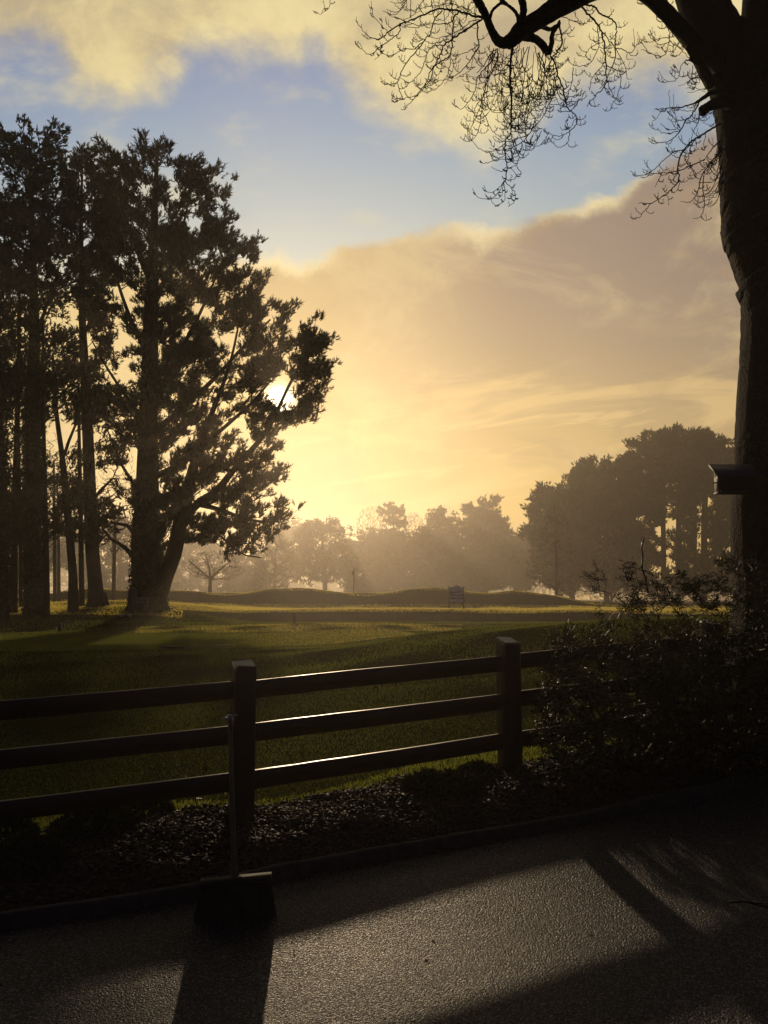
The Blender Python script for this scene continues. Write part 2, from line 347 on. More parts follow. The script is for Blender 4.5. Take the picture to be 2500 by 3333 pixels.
def tarmac_mat():
    m = bpy.data.materials.new('wet chip tarmac'); m.use_nodes = True; t = m.node_tree; n = t.nodes; l = t.links; b = n['Principled BSDF']
    cc = n.new('ShaderNodeTexCoord')
    vo = n.new('ShaderNodeTexVoronoi'); vo.inputs['Scale'].default_value = 150; l.new(cc.outputs['Object'], vo.inputs['Vector']); vo.inputs['Randomness'].default_value = 1
    vo2 = n.new('ShaderNodeTexVoronoi'); vo2.inputs['Scale'].default_value = 85; l.new(cc.outputs['Object'], vo2.inputs['Vector'])
    big = n.new('ShaderNodeTexNoise'); big.inputs['Scale'].default_value = 1.1; big.inputs['Detail'].default_value = 6; l.new(cc.outputs['Object'], big.inputs['Vector'])
    wn = n.new('ShaderNodeTexWhiteNoise'); l.new(vo.outputs['Color'], wn.inputs['Vector'])
    r = n.new('ShaderNodeValToRGB'); l.new(wn.outputs['Value'], r.inputs[0]); e = r.color_ramp.elements
    e[0].position = 0; e[0].color = (.005, .004, .005, 1); e[1].position = .75; e[1].color = (.015, .0135, .017, 1)
    k = e.new(.92); k.color = (.12, .11, .125, 1)
    mx = n.new('ShaderNodeMix'); mx.data_type = 'RGBA'; mx.blend_type = 'MULTIPLY'; mx.inputs[0].default_value = .8
    l.new(r.outputs[0], mx.inputs[6]); r2 = n.new('ShaderNodeValToRGB'); l.new(big.outputs['Fac'], r2.inputs[0]); r2.color_ramp.elements[0].position = .35; r2.color_ramp.elements[0].color = (.42, .40, .42, 1); r2.color_ramp.elements[1].position = .65; r2.color_ramp.elements[1].color = (1, 1, 1, 1)
    l.new(r2.outputs[0], mx.inputs[7]); l.new(mx.outputs[2], b.inputs['Base Color'])
    a1 = n.new('ShaderNodeMath'); a1.operation = 'MULTIPLY_ADD'; l.new(vo.outputs['Distance'], a1.inputs[0]); a1.inputs[1].default_value = -1.0; l.new(wn.outputs['Value'], a1.inputs[2])
    a2 = n.new('ShaderNodeMath'); a2.operation = 'MULTIPLY_ADD'; l.new(vo2.outputs['Distance'], a2.inputs[0]); a2.inputs[1].default_value = -1.2; l.new(a1.outputs[0], a2.inputs[2])
    bu = n.new('ShaderNodeBump'); bu.inputs['Strength'].default_value = 1.0; bu.inputs['Distance'].default_value = .0032; l.new(a2.outputs[0], bu.inputs['Height']); l.new(bu.outputs[0], b.inputs['Normal'])
    rr = n.new('ShaderNodeMapRange'); l.new(big.outputs['Fac'], rr.inputs[0]); rr.inputs[3].default_value = .52; rr.inputs[4].default_value = .74; rw = n.new('ShaderNodeMath'); rw.operation = 'MULTIPLY_ADD'; l.new(wn.outputs['Value'], rw.inputs[0]); rw.inputs[1].default_value = -.28; l.new(rr.outputs[0], rw.inputs[2]); l.new(rw.outputs[0], b.inputs['Roughness'])
    b.inputs['Specular IOR Level'].default_value = .12
    return m
M_tar = tarmac_mat()

# ------------------------------------------------------------------ ground
FL = [(-1.04, 5.80), (1.065, 6.74)]
kerb_px = [(-900, 3230), (-400, 3110), (0, 3027), (320, 2978), (643, 2926), (900, 2868), (1200, 2809), (1500, 2757), (1866, 2692), (2180, 2618), (2340, 2583), (2560, 2530), (3000, 2430)]
kerb_b = np.array([near_px(u, v) for u, v in kerb_px])
kx = kerb_b[:, 0]; ky = kerb_b[:, 1]
_o = np.argsort(kx)
def kerb_y(x): return np.interp(x, kx[_o], ky[_o])

gy = np.r_[np.linspace(-6, 12, 70), np.geomspace(12.3, 55, 90), np.linspace(55.4, 66, 28), np.geomspace(67, 1500, 40)]
ga = np.sinh(np.linspace(-1.6, 1.6, 230)) / math.sinh(1.6)       # fan coordinate
V = []
for y in gy:
    wdt = 9 + max(y, 0) * 1.1
    V.append(np.stack([ga * wdt, np.full(len(ga), y)], 1))
V = np.concatenate(V); Z = Hgt(V[:, 0], V[:, 1])
Z += .012 * np.sin(V[:, 0] * 2.3 + V[:, 1] * 1.1) * (V[:, 1] > 9) + .010 * np.sin(V[:, 0] * 1.1 - V[:, 1] * 1.9)* (V[:, 1] > 9)
behind = V[:, 1] < fence_y(V[:, 0]) + .1
Z = np.where(behind, Z - .10 - .15 * np.clip((fence_y(V[:, 0]) - V[:, 1]) / 1.5, 0, 1), Z)
nx, ny = len(ga), len(gy)
i = np.arange(ny - 1)[:, None] * nx; j = np.arange(nx - 1)[None]
f = np.stack([i + j, i + j + 1, i + j + nx + 1, i + j + nx], -1).reshape(-1, 4)
mb = MB(); mb.add(np.c_[V, Z], f); tag(mb.build('lawn', M_lawn, smooth=True), kind='structure')

def tar_drop(x, y): t = np.clip((kerb_y(x) - y) / 1.2, 0, 1); return .06 * t * t * (3 - 2 * t)
# tarmac, from behind the camera to the kerb
xs = np.linspace(-14, 14, 120); rows = []
for t in 1 - (1 - np.linspace(0, 1, 50)) ** 1.6: yk = kerb_y(xs) + .02; y_ = -5 + (yk + 5) * t; rows.append(np.c_[xs, y_, near_plane(xs, y_) - tar_drop(xs, y_)])
V = np.concatenate(rows); V[:, 2] += .004 * np.sin(V[:, 0] * 1.7) * np.cos(V[:, 1] * 1.3)
i = np.arange(49)[:, None] * 120; j = np.arange(119)[None]; f = np.stack([i + j, i + j + 1, i + j + 121, i + j + 120], -1).reshape(-1, 4)
mb = MB(); mb.add(V, f); tag(mb.build('tarmac', M_tar, smooth=True), kind='structure')

# soil of the planting bed, a little lower than the kerb's top
rows = []
for t in np.linspace(0, 1, 40):
    y0 = kerb_y(xs) + .05; y1 = fence_y(xs) + .18 + .07 * np.sin(xs * 3.1) + .04 * np.sin(xs * 7.7); y = y0 + (y1 - y0) * t
    rows.append(np.c_[xs, y, near_plane(xs, y) + .045 + .02 * np.sin(xs * 5 + y * 4) * np.sin(y * 6)])
V = np.concatenate(rows); i = np.arange(39)[:, None] * 120; f = np.stack([i + j, i + j + 1, i + j + 121, i + j + 120], -1).reshape(-1, 4)
mb = MB(); mb.add(V, f); tag(mb.build('soil', M_soil, smooth=True), kind='structure')
def bed_z(x, y): return near_plane(x, y) + .045 + .02 * np.sin(x * 5 + y * 4) * np.sin(y * 6)

# kerb edging
kp = spline(kerb_b[:, :2], 8); tn = unit(np.gradient(kp, axis=0)); nm = np.stack([-tn[:, 1], tn[:, 0]], 1)
prof = [(-.0, -.05), (.004, .062), (.012, .074), (.045, .075), (.055, .066), (.057, -.05)]
ring = []
for q, (o, h) in enumerate(prof):
    p = kp + nm * o; ring.append(np.c_[p, near_plane(p[:, 0], p[:, 1]) + h + .0025 * np.sin(p[:, 0] * 3 + q)])
ring = np.stack(ring, 1); S = len(prof); mb = MB()
dk = np.r_[0, np.cumsum(np.linalg.norm(np.diff(kp, axis=0), axis=1))]; flat_ = ring.reshape(len(kp), -1); s0 = 0.0
while s0 < dk[-1] - .05:                                          # separate lengths with mortar joints
    s1 = min(s0 + .905, dk[-1]); tt = np.linspace(s0 + .004, s1 - .004, 8)
    seg = np.stack([np.interp(tt, dk, flat_[:, q]) for q in range(flat_.shape[1])], 1).reshape(8, S, 3); seg[..., 2] += rng.normal(0, .0025); seg[:, :, :2] += rng.normal(0, .0015, 2); seg += rng.normal(0, .0008, seg.shape)
    i = np.arange(7)[:, None] * S; j = np.arange(S - 1)[None]; mb.add(seg.reshape(-1, 3), np.stack([i + j, i + j + S, i + j + S + 1, i + j + 1], -1).reshape(-1, 4))
    mb.add(seg[0], [list(range(S))]); mb.add(seg[-1], [list(range(S))[::-1]]); s0 = s1
tag(mb.build('kerb', M_kerb), kind='structure')

# bark mulch
def chips(n, x, y, z, smin, smax):
    L = rng.uniform(smin, smax, n); Wd = L * rng.uniform(.25, .6, n); T = Wd * .35
    yaw = rng.uniform(0, 6.28, n); pt = rng.normal(0, .45, n); c, s = np.cos(yaw), np.sin(yaw); cp_, sp_ = np.cos(pt), np.sin(pt)
    ax = np.stack([c * cp_, s * cp_, sp_], 1); ay = np.stack([-s, c, rng.normal(0, .4, n)], 1); ay = unit(ay); az = unit(np.cross(ax, ay))
    C = np.stack([x, y, z], 1)[:, None]
    sg = np.array([[a, b, k] for k in (-1, 1) for b in (-1, 1) for a in (-1, 1)])[None]
    sc = np.stack([L, Wd, T], 1)[:, None] / 2 * sg; sc[..., 0] *= 1 - .25 * rng.random((n, 8)); sc[..., 1] *= 1 - .5 * rng.random((n, 8))
    vv = C + sc[..., :1] * ax[:, None] + sc[..., 1:2] * ay[:, None] + sc[..., 2:] * az[:, None]
    fb = np.array([[0, 2, 3, 1], [4, 5, 7, 6], [0, 1, 5, 4], [1, 3, 7, 5], [3, 2, 6, 7], [2, 0, 4, 6]])
    ff = (np.arange(n)[:, None, None] * 8 + fb[None]).reshape(-1, 4)
    return vv.reshape(-1, 3), ff
n = 36000; x = rng.uniform(-4.2, 5.5, n); t = rng.random(n) ** .9
y0 = kerb_y(x) + .075; y1 = fence_y(x) + .22 + .07 * np.sin(x * 3.1) + .04 * np.sin(x * 7.7); y = y0 + (y1 - y0) * t
vv, ff = chips(n, x, y, bed_z(x, y) + rng.uniform(0, .022, n), .012, .055)
mb = MB(); mb.add(vv, ff)
n = 2600; x = rng.uniform(-3.2, 5, n); d_ = rng.exponential(.16, n); y = kerb_y(x) - .01 - d_; vv, ff = chips(n, x, y, near_plane(x, y) - tar_drop(x, y) + .004, .004, .016); mb.add(vv, ff)
for q in range(420):                                             # straws and dead twigs
    x0 = rng.uniform(-3.5, 4.5); yy0 = kerb_y(x0) + .1; y1_ = fence_y(x0) + .2; y_ = rng.uniform(yy0, y1_); a = rng.uniform(0, 6.28); Lq = rng.uniform(.06, .26)
    b = np.array([x0, y_, bed_z(x0, y_) + .03]); d = np.array([math.cos(a), math.sin(a), rng.uniform(-.02, .1)]) * Lq; pn = np.array([-d[1], d[0], 0.02]) * rng.uniform(-.5, .5)
    tube(mb, [b, b + d * .5 + pn, b + d], [.003, .0025, .001], 3)
tag(mb.build('bark_mulch', M_chip), 'dark bark chips and twigs covering the bed along the fence', 'mulch', kind='stuff')

# putting green: a flat sheet laid on the lawn
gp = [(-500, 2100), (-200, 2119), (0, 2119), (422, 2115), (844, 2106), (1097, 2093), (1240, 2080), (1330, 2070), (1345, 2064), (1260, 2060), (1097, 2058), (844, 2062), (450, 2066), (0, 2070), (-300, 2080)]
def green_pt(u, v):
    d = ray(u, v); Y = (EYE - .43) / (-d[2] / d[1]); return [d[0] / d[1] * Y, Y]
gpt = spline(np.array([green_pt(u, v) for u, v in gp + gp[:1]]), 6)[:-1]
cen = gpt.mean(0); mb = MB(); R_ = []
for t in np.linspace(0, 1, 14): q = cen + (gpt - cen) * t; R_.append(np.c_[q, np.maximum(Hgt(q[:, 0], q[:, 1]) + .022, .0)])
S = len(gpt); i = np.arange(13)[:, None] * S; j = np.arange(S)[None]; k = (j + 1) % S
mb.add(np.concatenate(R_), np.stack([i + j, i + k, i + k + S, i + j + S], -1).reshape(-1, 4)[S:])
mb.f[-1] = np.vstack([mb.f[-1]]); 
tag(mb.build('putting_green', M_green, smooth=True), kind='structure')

# grass blades, denser near the camera
def blades(n, u0, u1, ya, yb, h0, wfac, keep=None, ongreen=False):
    u = rng.uniform(u0, u1, n); y = np.exp(rng.uniform(math.log(ya), math.log(yb), n)); x = (u - 1250) / F * y
    ok = y > fence_y(x) + .12 + .07 * np.sin(x * 3.1) + .04 * np.sin(x * 7.7) - .05 * rng.random(n)
    ok &= (in_poly(x, y, gpt) == ongreen)
    if keep is not None: ok &= keep(x, y)
    x, y = x[ok], y[ok]; n = len(x); z = Hgt(x, y) - .01
    h = h0 * np.clip(y / 8, .8, 3.2) * rng.uniform(.5, 1.3, n) * (1 + .15 * np.sin(x * 1.7) * np.sin(y * 1.3)); w = h * wfac * rng.uniform(.7, 1.3, n)
    a = rng.normal(0, .9, n); b = np.stack([x, y, z], 1)
    sd_ = np.stack([np.cos(a), np.sin(a), np.zeros(n)], 1) * w[:, None] / 2
    lean = np.stack([rng.normal(0, .45, n), rng.normal(0, .45, n), np.ones(n)], 1) * h[:, None]
    vv = np.stack([b - sd_, b + sd_, b + lean * .6 + sd_ * .6, b + lean], 1).reshape(-1, 3)
    return vv, np.arange(n * 4).reshape(-1, 4)
mb = MB()
mb.add(*blades(190000, -250, 2700, 5.3, 11, .026, .18))
mb.add(*blades(190000, -200, 2700, 10, 34, .022, .26))
mb.add(*blades(70000, -150, 2700, 33, 70, .016, .5, keep=lambda x, y: (y < 44) | (y > 57)))
mb.add(*blades(240000, -250, 1500, 16, 29, .011, .5, ongreen=True))
mb.v[-1][:, 2] += .03
tag(mb.build('grass', M_blade), 'short dewy grass covering the golf course lawn', 'grass', kind='stuff')

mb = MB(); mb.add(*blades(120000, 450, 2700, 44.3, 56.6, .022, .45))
mb.add(*blades(26000, 450, 1500, 27.6, 31.5, .009, .6)); mb.add(*blades(60000, 650, 1450, 20, 28.5, .008, .6, ongreen=True, keep=lambda x, y: rng.random(len(x)) < np.clip((x / y * F + 1250 - 700) / 500, 0, 1))); mb.v[-1][:, 2] += .03  # sunlight on the collar and right of the green, painted with yellow blades
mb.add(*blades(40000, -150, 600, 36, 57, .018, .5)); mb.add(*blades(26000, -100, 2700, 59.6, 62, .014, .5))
ed = blades(90000, -250, 2100, 5.2, 8.2, .042, .12, keep=lambda x, y: y < fence_y(x) + .75 + .25 * np.sin(x * 2.2)); tag(mb.build('sun_yellow_grass', M_sungrass), 'yellowish grass coloured as if sunlit on the flat strip, green and mound tops', 'grass', kind='stuff')
mb = MB(); mb.add(*ed); tag(mb.build('sun_bright_fringe', M_sunfringe), 'green fringe of longer grass coloured as if sunlit along the foot of the fence', 'grass', kind='stuff')

# ------------------------------------------------------------------ fence
def basis(d):
    d = unit(d); s = unit(np.cross(d, [0, 0, 1])); w = np.cross(s, d); return np.stack([d, s, w], 1)
fence = thing('rail_fence', (-1.04, 5.8, 0), 'dark stained post and rail fence with three rails beside the planting bed', 'fence')
fx = [(-5.9, 4.30), (-1.04, 5.80), (1.075, 6.745), (3.25, 7.71), (5.4, 8.67), (7.6, 9.65)]
PH = 1.13
def post(x, y, k):
    z0 = near_plane(x, y); m = MB(); s = .078; ang = math.radians(24)
    c, sn = math.cos(ang), math.sin(ang); R = np.array([[c, -sn, 0], [sn, c, 0], [0, 0, 1]])
    hs = [-.12, .3, .7, PH - .035, PH - .012, PH]; ss = [s, s, s * .985, s, s * .97, s * .90]
    rings = []
    for h, q in zip(hs, ss):
        r = []
        for (a, b) in ((-1, -1), (1, -1), (1, 1), (-1, 1)):
            for (ca, cb) in (((a * .93, b) , (a, b * .93)) if a * b < 0 else ((a, b * .93), (a * .93, b))): r.append([ca * q, cb * q, h])
        rings.append(np.array(r))
    V = np.concatenate(rings); V[-16:, :2] += rng.normal(0, .004, (16, 2)); V[-8:, 2] += rng.normal(0, .004, 8); V[:, 2] += np.where(V[:, 2] > PH - .05, V[:, 1] * .30, 0)
    V[:, :2] += .002 * np.sin(V[:, 2:3] * 9 + np.arange(len(V))[:, None]); V = V @ R.T + [x, y, z0]
    S = 8; i = np.arange(len(hs) - 1)[:, None] * S; j = np.arange(S)[None]; kk = (j + 1) % S
    m.add(V, np.stack([i + j, i + kk, i + kk + S, i + j + S], -1).reshape(-1, 4)); m.add(V[-8:], [list(range(8))])
    return m.build('post', M_wood, fence)
for k, (x, y) in enumerate(fx): post(x, y, k)
# rail heights (top, bottom) above the sloping ground
rails = [(1.005, .875), (.655 + .03, .525 + .03), (.345, .215)]
for a, b in zip(fx[:-1], fx[1:]):
    a_ = np.array(a); b_ = np.array(b); d = unit(b_ - a_)
    p0 = a_ + d * .06; p1 = b_ - d * .06
    for ti, (zt, zb) in enumerate(rails):
        m = MB(); N = 14; pts = []
        dz0, dz1 = rng.normal(0, .004, 2)
        for t in np.linspace(0, 1, N):
            p = p0 + (p1 - p0) * t; g = near_plane(p[0], p[1]) + dz0 * (1 - t) + dz1 * t + .003 * math.sin(t * 5 + ti); s = np.array([-d[1], d[0]]); w = .020
            bw = .0025
            for (o, h) in ((-w, zb), (-w, zt - bw), (-w + bw, zt), (w - bw, zt), (w, zt - bw), (w, zb)): pts.append([*(p + s * o), g + h + .0008 * rng.normal()])
        pts = np.array(pts); S = 6; i = np.arange(N - 1)[:, None] * S; j = np.arange(S)[None]; kk = (j + 1) % S
        m.add(pts, np.stack([i + j, i + j + S, i + kk + S, i + kk], -1).reshape(-1, 4)); m.add(pts[:6], [[0, 1, 2, 3, 4, 5]]); m.add(pts[-6:], [[5, 4, 3, 2, 1, 0]])
        m.build('rail', M_wood, fence)

# ------------------------------------------------------------------ broom
M_bris = mat('dark green bristles', (.012, .026, .014), .55, .3, var=.4, vscale=30)
M_handle = mat('worn broom handle', (.012, .010, .010), .75, .15, var=.2)
M_clamp = mat('pale metal clamp', (.25, .28, .30), .4, .5, metal=.6)
bc = near_px(764, 2985); bc[2] -= .02; bx, by, bz = bc
broom = thing('yard_broom', bc, 'wide bristled yard broom leaning on the fence by the left post', 'broom')
th = math.radians(6); hd = np.array([math.cos(th), math.sin(th), .05]); hw = .184
top = bc + np.array([0, .02, .185])
Rb = basis(hd)
m = MB(); m.box(top + [0, 0, .012], (hw * 2, .075, .028), Rb); m.box(top + [0, 0, -.008], (hw * 2 - .01, .066, .012), Rb); m.build('broom_head', M_handle, broom)
m = MB()
for q in range(5200):
    u_ = (round(rng.uniform(-1, 1) * 9) + rng.normal(0, .16)) / 9.3; w_ = rng.uniform(-1, 1); b0 = top + hd * hw * u_ * .97 + Rb[:, 1] * .03 * w_ + [0, 0, -.01]
    fl = np.array([u_ * .020 + rng.normal(0, .010), w_ * .022 + rng.normal(0, .010), 0]); e = b0 + fl + [0, 0, -(.192 + rng.normal(0, .010))]
    e[2] = max(e[2], near_plane(e[0], e[1]) - float(tar_drop(e[0], e[1])) + .002); mid = (b0 + e) / 2 + [rng.normal(0, .003), rng.normal(0, .003), 0]
    wv = np.array([.0022, 0, 0]) if q % 2 else np.array([0, .0022, 0])
    m.add([b0 - wv, b0 + wv, mid + wv, mid - wv, e + wv * .6, e - wv * .6], [[0, 1, 2, 3], [3, 2, 4, 5]])
m.build('bristles', M_bris, broom)
ht = P(748, 2322, 5.62); hb = top + [-.008, 0, .02]
m = MB(); tube(m, [hb, hb + (ht - hb) * .3, hb + (ht - hb) * .7, ht], [.0155, .015, .015, .0145], 12); m.build('handle', M_handle, broom)
m = MB(); tube(m, [hb + [0, 0, -.01], hb + (ht - hb) * .07], [.024, .019], 10); m.box(hb + [.03, .0, -.004], (.012, .012, .03)); m.build('socket', M_handle, broom)
m = MB(); q0 = hb + (ht - hb) * .955; q1 = hb + (ht - hb) * .975; tube(m, [q0, q1], [.023, .023], 12)
tube(m, [q0 + [-.05, -.01, 0], q0 + [-.03, -.03, .012], q0 + [0, -.028, .004], q0 + [.03, -.02, .022], q0 + [.05, 0, .03]], [.006] * 5, 6); m.build('grip', M_clamp, broom)
# ------------------------------------------------------------------ tree machinery
def grow(skel, targets, step=.5, up=.6, sag=0.0, rt=.012, gamma=2.3, wig=.08, maxr=None):
    """skel: list of (pts Nx3, radii N) hand-set limbs; targets: tips. Returns chains (pts, radii)."""
    pos = []; par = []; rfix = []
    for pts, rad in skel:
        n = max(3, int(np.linalg.norm(np.diff(pts, axis=0), axis=1).sum() / step)); q = resample(np.c_[pts, rad], n)
        if pos:
            d = np.linalg.norm(np.array(pos) - q[0, :3], axis=1); k = int(d.argmin())
        else: k = -1
        for row in q: pos.append(row[:3]); par.append(k); rfix.append(row[3]); k = len(pos) - 1
    nsk = len(pos); cap = nsk + len(targets) * 14 + 10; A_ = np.empty((cap, 3)); A_[:nsk] = pos; N = nsk
    par = par + [0] * (cap - nsk); par = par[:cap]
    ds = np.array([np.linalg.norm(A_[:nsk] - t, axis=1).min() for t in targets]) if len(targets) else np.array([])
    for ti in np.argsort(ds):
        t = targets[ti]; D = t - A_[:N]; L_ = np.linalg.norm(D, axis=1) + 1e-6
        cost = L_ * (1 + up * np.clip(.45 - D[:, 2] / L_, 0, 2)) + .15 * (np.arange(N) < nsk) * 0
        k = int(cost.argmin()); a = A_[k]; L = L_[k]; ns = int(min(13, max(1, round(L / step))))
        pdir = unit(A_[k] - A_[par[k]]) if par[k] >= 0 and k > 0 else np.array([0, 0, 1.])
        c1 = a + pdir * L * .25 + np.array([0, 0, sag * L * .3]); prev = k
        for q in range(1, ns + 1):
            s = q / ns; p = (1 - s) ** 2 * a + 2 * s * (1 - s) * (c1 * .5 + (a + t) * .25) + s * s * t
            if q < ns: p = p + rng.normal(0, wig * step, 3)
            A_[N] = p; par[N] = prev; prev = N; N += 1
            if N >= cap - 2: break
    A_ = A_[:N]; par = np.array(par[:N]); ch = [[] for _ in range(N)]
    for i in range(N):
        if par[i] >= 0: ch[par[i]].append(i)
    w = np.zeros(N)
    for i in range(N - 1, -1, -1):
        if not ch[i] and (i >= nsk or True): w[i] = max(w[i], rt ** gamma)
        if par[i] >= 0: w[par[i]] += w[i] + (rt * .12) ** gamma
    r = w ** (1 / gamma)
    if maxr: r = np.minimum(r, maxr)
    r[:nsk] = np.maximum(np.array(rfix), .0) if len(rfix) else r[:nsk]
    for i in range(nsk, N):
        if par[i] >= 0: r[i] = min(r[i], r[par[i]] * .93)
    chains = []; stack = [i for i in range(N) if par[i] < 0]
    starts = [(i, None) for i in stack]
    while starts:
        i, p = starts.pop(); c = [p, i] if p is not None else [i]
        rr = [min(r[p], r[i] * 1.1), r[i]] if p is not None else [r[i]]
        while ch[i]:
            kids = sorted(ch[i], key=lambda k: -r[k])
            for k in kids[1:]: starts.append((k, i))
            i = kids[0]; c.append(i); rr.append(r[i])
        if len(c) > 1: chains.append((A_[c], np.array(rr)))
    return chains

def chains_mesh(mb, chains, rmin=.004, thick=8, wob=0.0):
    for p, r in chains:
        m_ = r.max(); tube(mb, p, np.maximum(r, rmin), thick + 6 if m_ > .25 else thick if m_ > .1 else 5 if m_ > .03 else 3, cap=False, wob=wob if m_ > .1 else 0)

def shoots(cent, rad, n, L, w, K, updir=.6, out=None, crad=None, flat=1.0):
    """needle tufts: n shoots round every centre, K needles on each"""
    C = np.repeat(cent, n, 0); N = len(C); off = rng.normal(0, .5, (N, 3)); off *= rad if np.isscalar(rad) else np.repeat(rad, n)[:, None]; off[:, 2] *= flat
    b = C + off; d = rng.normal(0, .55, (N, 3)); d[:, 2] += updir
    if out is not None: d += np.repeat(out, n, 0) * .6
    d = unit(d); b2 = np.repeat(b, K, 0); d2 = np.repeat(d, K, 0); M_ = len(b2)
    s = rng.random(M_)[:, None]; per = unit(np.cross(d2, rng.normal(0, 1, (M_, 3))))
    nd_ = unit(d2 * 1.0 + per * .6); ln = L * rng.uniform(.6, 1.1, (M_, 1)); base = b2 + d2 * s * L * 1.1
    sdv = unit(np.cross(nd_, rng.normal(0, 1, (M_, 3)))) * w * .5
    v = np.stack([base - sdv, base + sdv, base + nd_ * ln], 1).reshape(-1, 3)
    return v, np.arange(M_ * 3).reshape(-1, 3)

def leaves(cent, rad, n, size, asp=.5, droop=0.0, flat=1.0):
    C = np.repeat(cent, n, 0); N = len(C); off = unit(rng.normal(0, 1, (N, 3))) * (rng.random((N, 1)) ** .5) * rad; off[:, 2] *= flat; b = C + off
    d = rng.normal(0, 1, (N, 3)); d[:, 2] -= droop; d = unit(d); s = unit(np.cross(d, rng.normal(0, 1, (N, 3)))); z = size * rng.uniform(.6, 1.3, (N, 1))
    v = np.stack([b - d * z * .5, b + s * z * asp * .5, b + d * z * .5, b - s * z * asp * .5], 1).reshape(-1, 3)
    return v, np.arange(N * 4).reshape(-1, 4)

def sample_crown(poly, Y, n, thick=.5, gaps=(), dens=None, seedshape=None):
    """points in a crown whose outline is poly (picture units at distance Y) and whose depth follows its width"""
    poly = np.asarray(poly, float); lo = poly.min(0); hi = poly.max(0); out = []; tries = 0
    ks = F / Y
    while len(out) < n and tries < 60:
        tries += 1; u = rng.uniform(lo[0], hi[0], n * 2); v = rng.uniform(lo[1], hi[1], n * 2); ok = in_poly(u, v, poly)
        keep = np.ones(len(u))
        for (gu, gv, ru, rv, kp_) in gaps: keep = np.where(((u - gu) / ru) ** 2 + ((v - gv) / rv) ** 2 < 1, keep * kp_, keep)
        ok &= rng.random(len(u)) < keep
        for a, b in zip(u[ok], v[ok]): out.append((a, b))
    out = np.array(out[:n]); u, v = out[:, 0], out[:, 1]
    # distance to outline ~ depth available
    seg0 = poly; seg1 = np.roll(poly, -1, 0); dmin = np.full(len(u), 1e9)
    for a, b in zip(seg0, seg1):
        ab_ = b - a; t = np.clip(((u - a[0]) * ab_[0] + (v - a[1]) * ab_[1]) / (ab_ @ ab_ + 1e-9), 0, 1)
        dmin = np.minimum(dmin, np.hypot(u - a[0] - ab_[0] * t, v - a[1] - ab_[1] * t))
    half = np.sqrt(np.clip(dmin * (hi[0] - lo[0]) * .5, 0, None)) / ks * thick * 1.6
    dy = rng.uniform(-1, 1, len(u)) * half
    return np.array([P(a, b, Y) for a, b in zip(u, v)]) + np.c_[np.zeros(len(u)), dy, np.zeros(len(u))]

def pxpath(pts, Y, ground=None):
    """(u, v, r_px[, dy]) rows -> world points and radii"""
    out = []; rad = []
    for q in pts:
        Yq = Y + (q[3] if len(q) > 3 else 0)
        out.append(P(q[0], q[1], Yq)); rad.append(q[2] / F * Yq)
    return np.array(out), np.array(rad)

def base_of(u, Y):
    x = (u - 1250) / F * Y / (CP + .11 * SP); return np.array([x, Y, H1(x, Y)])

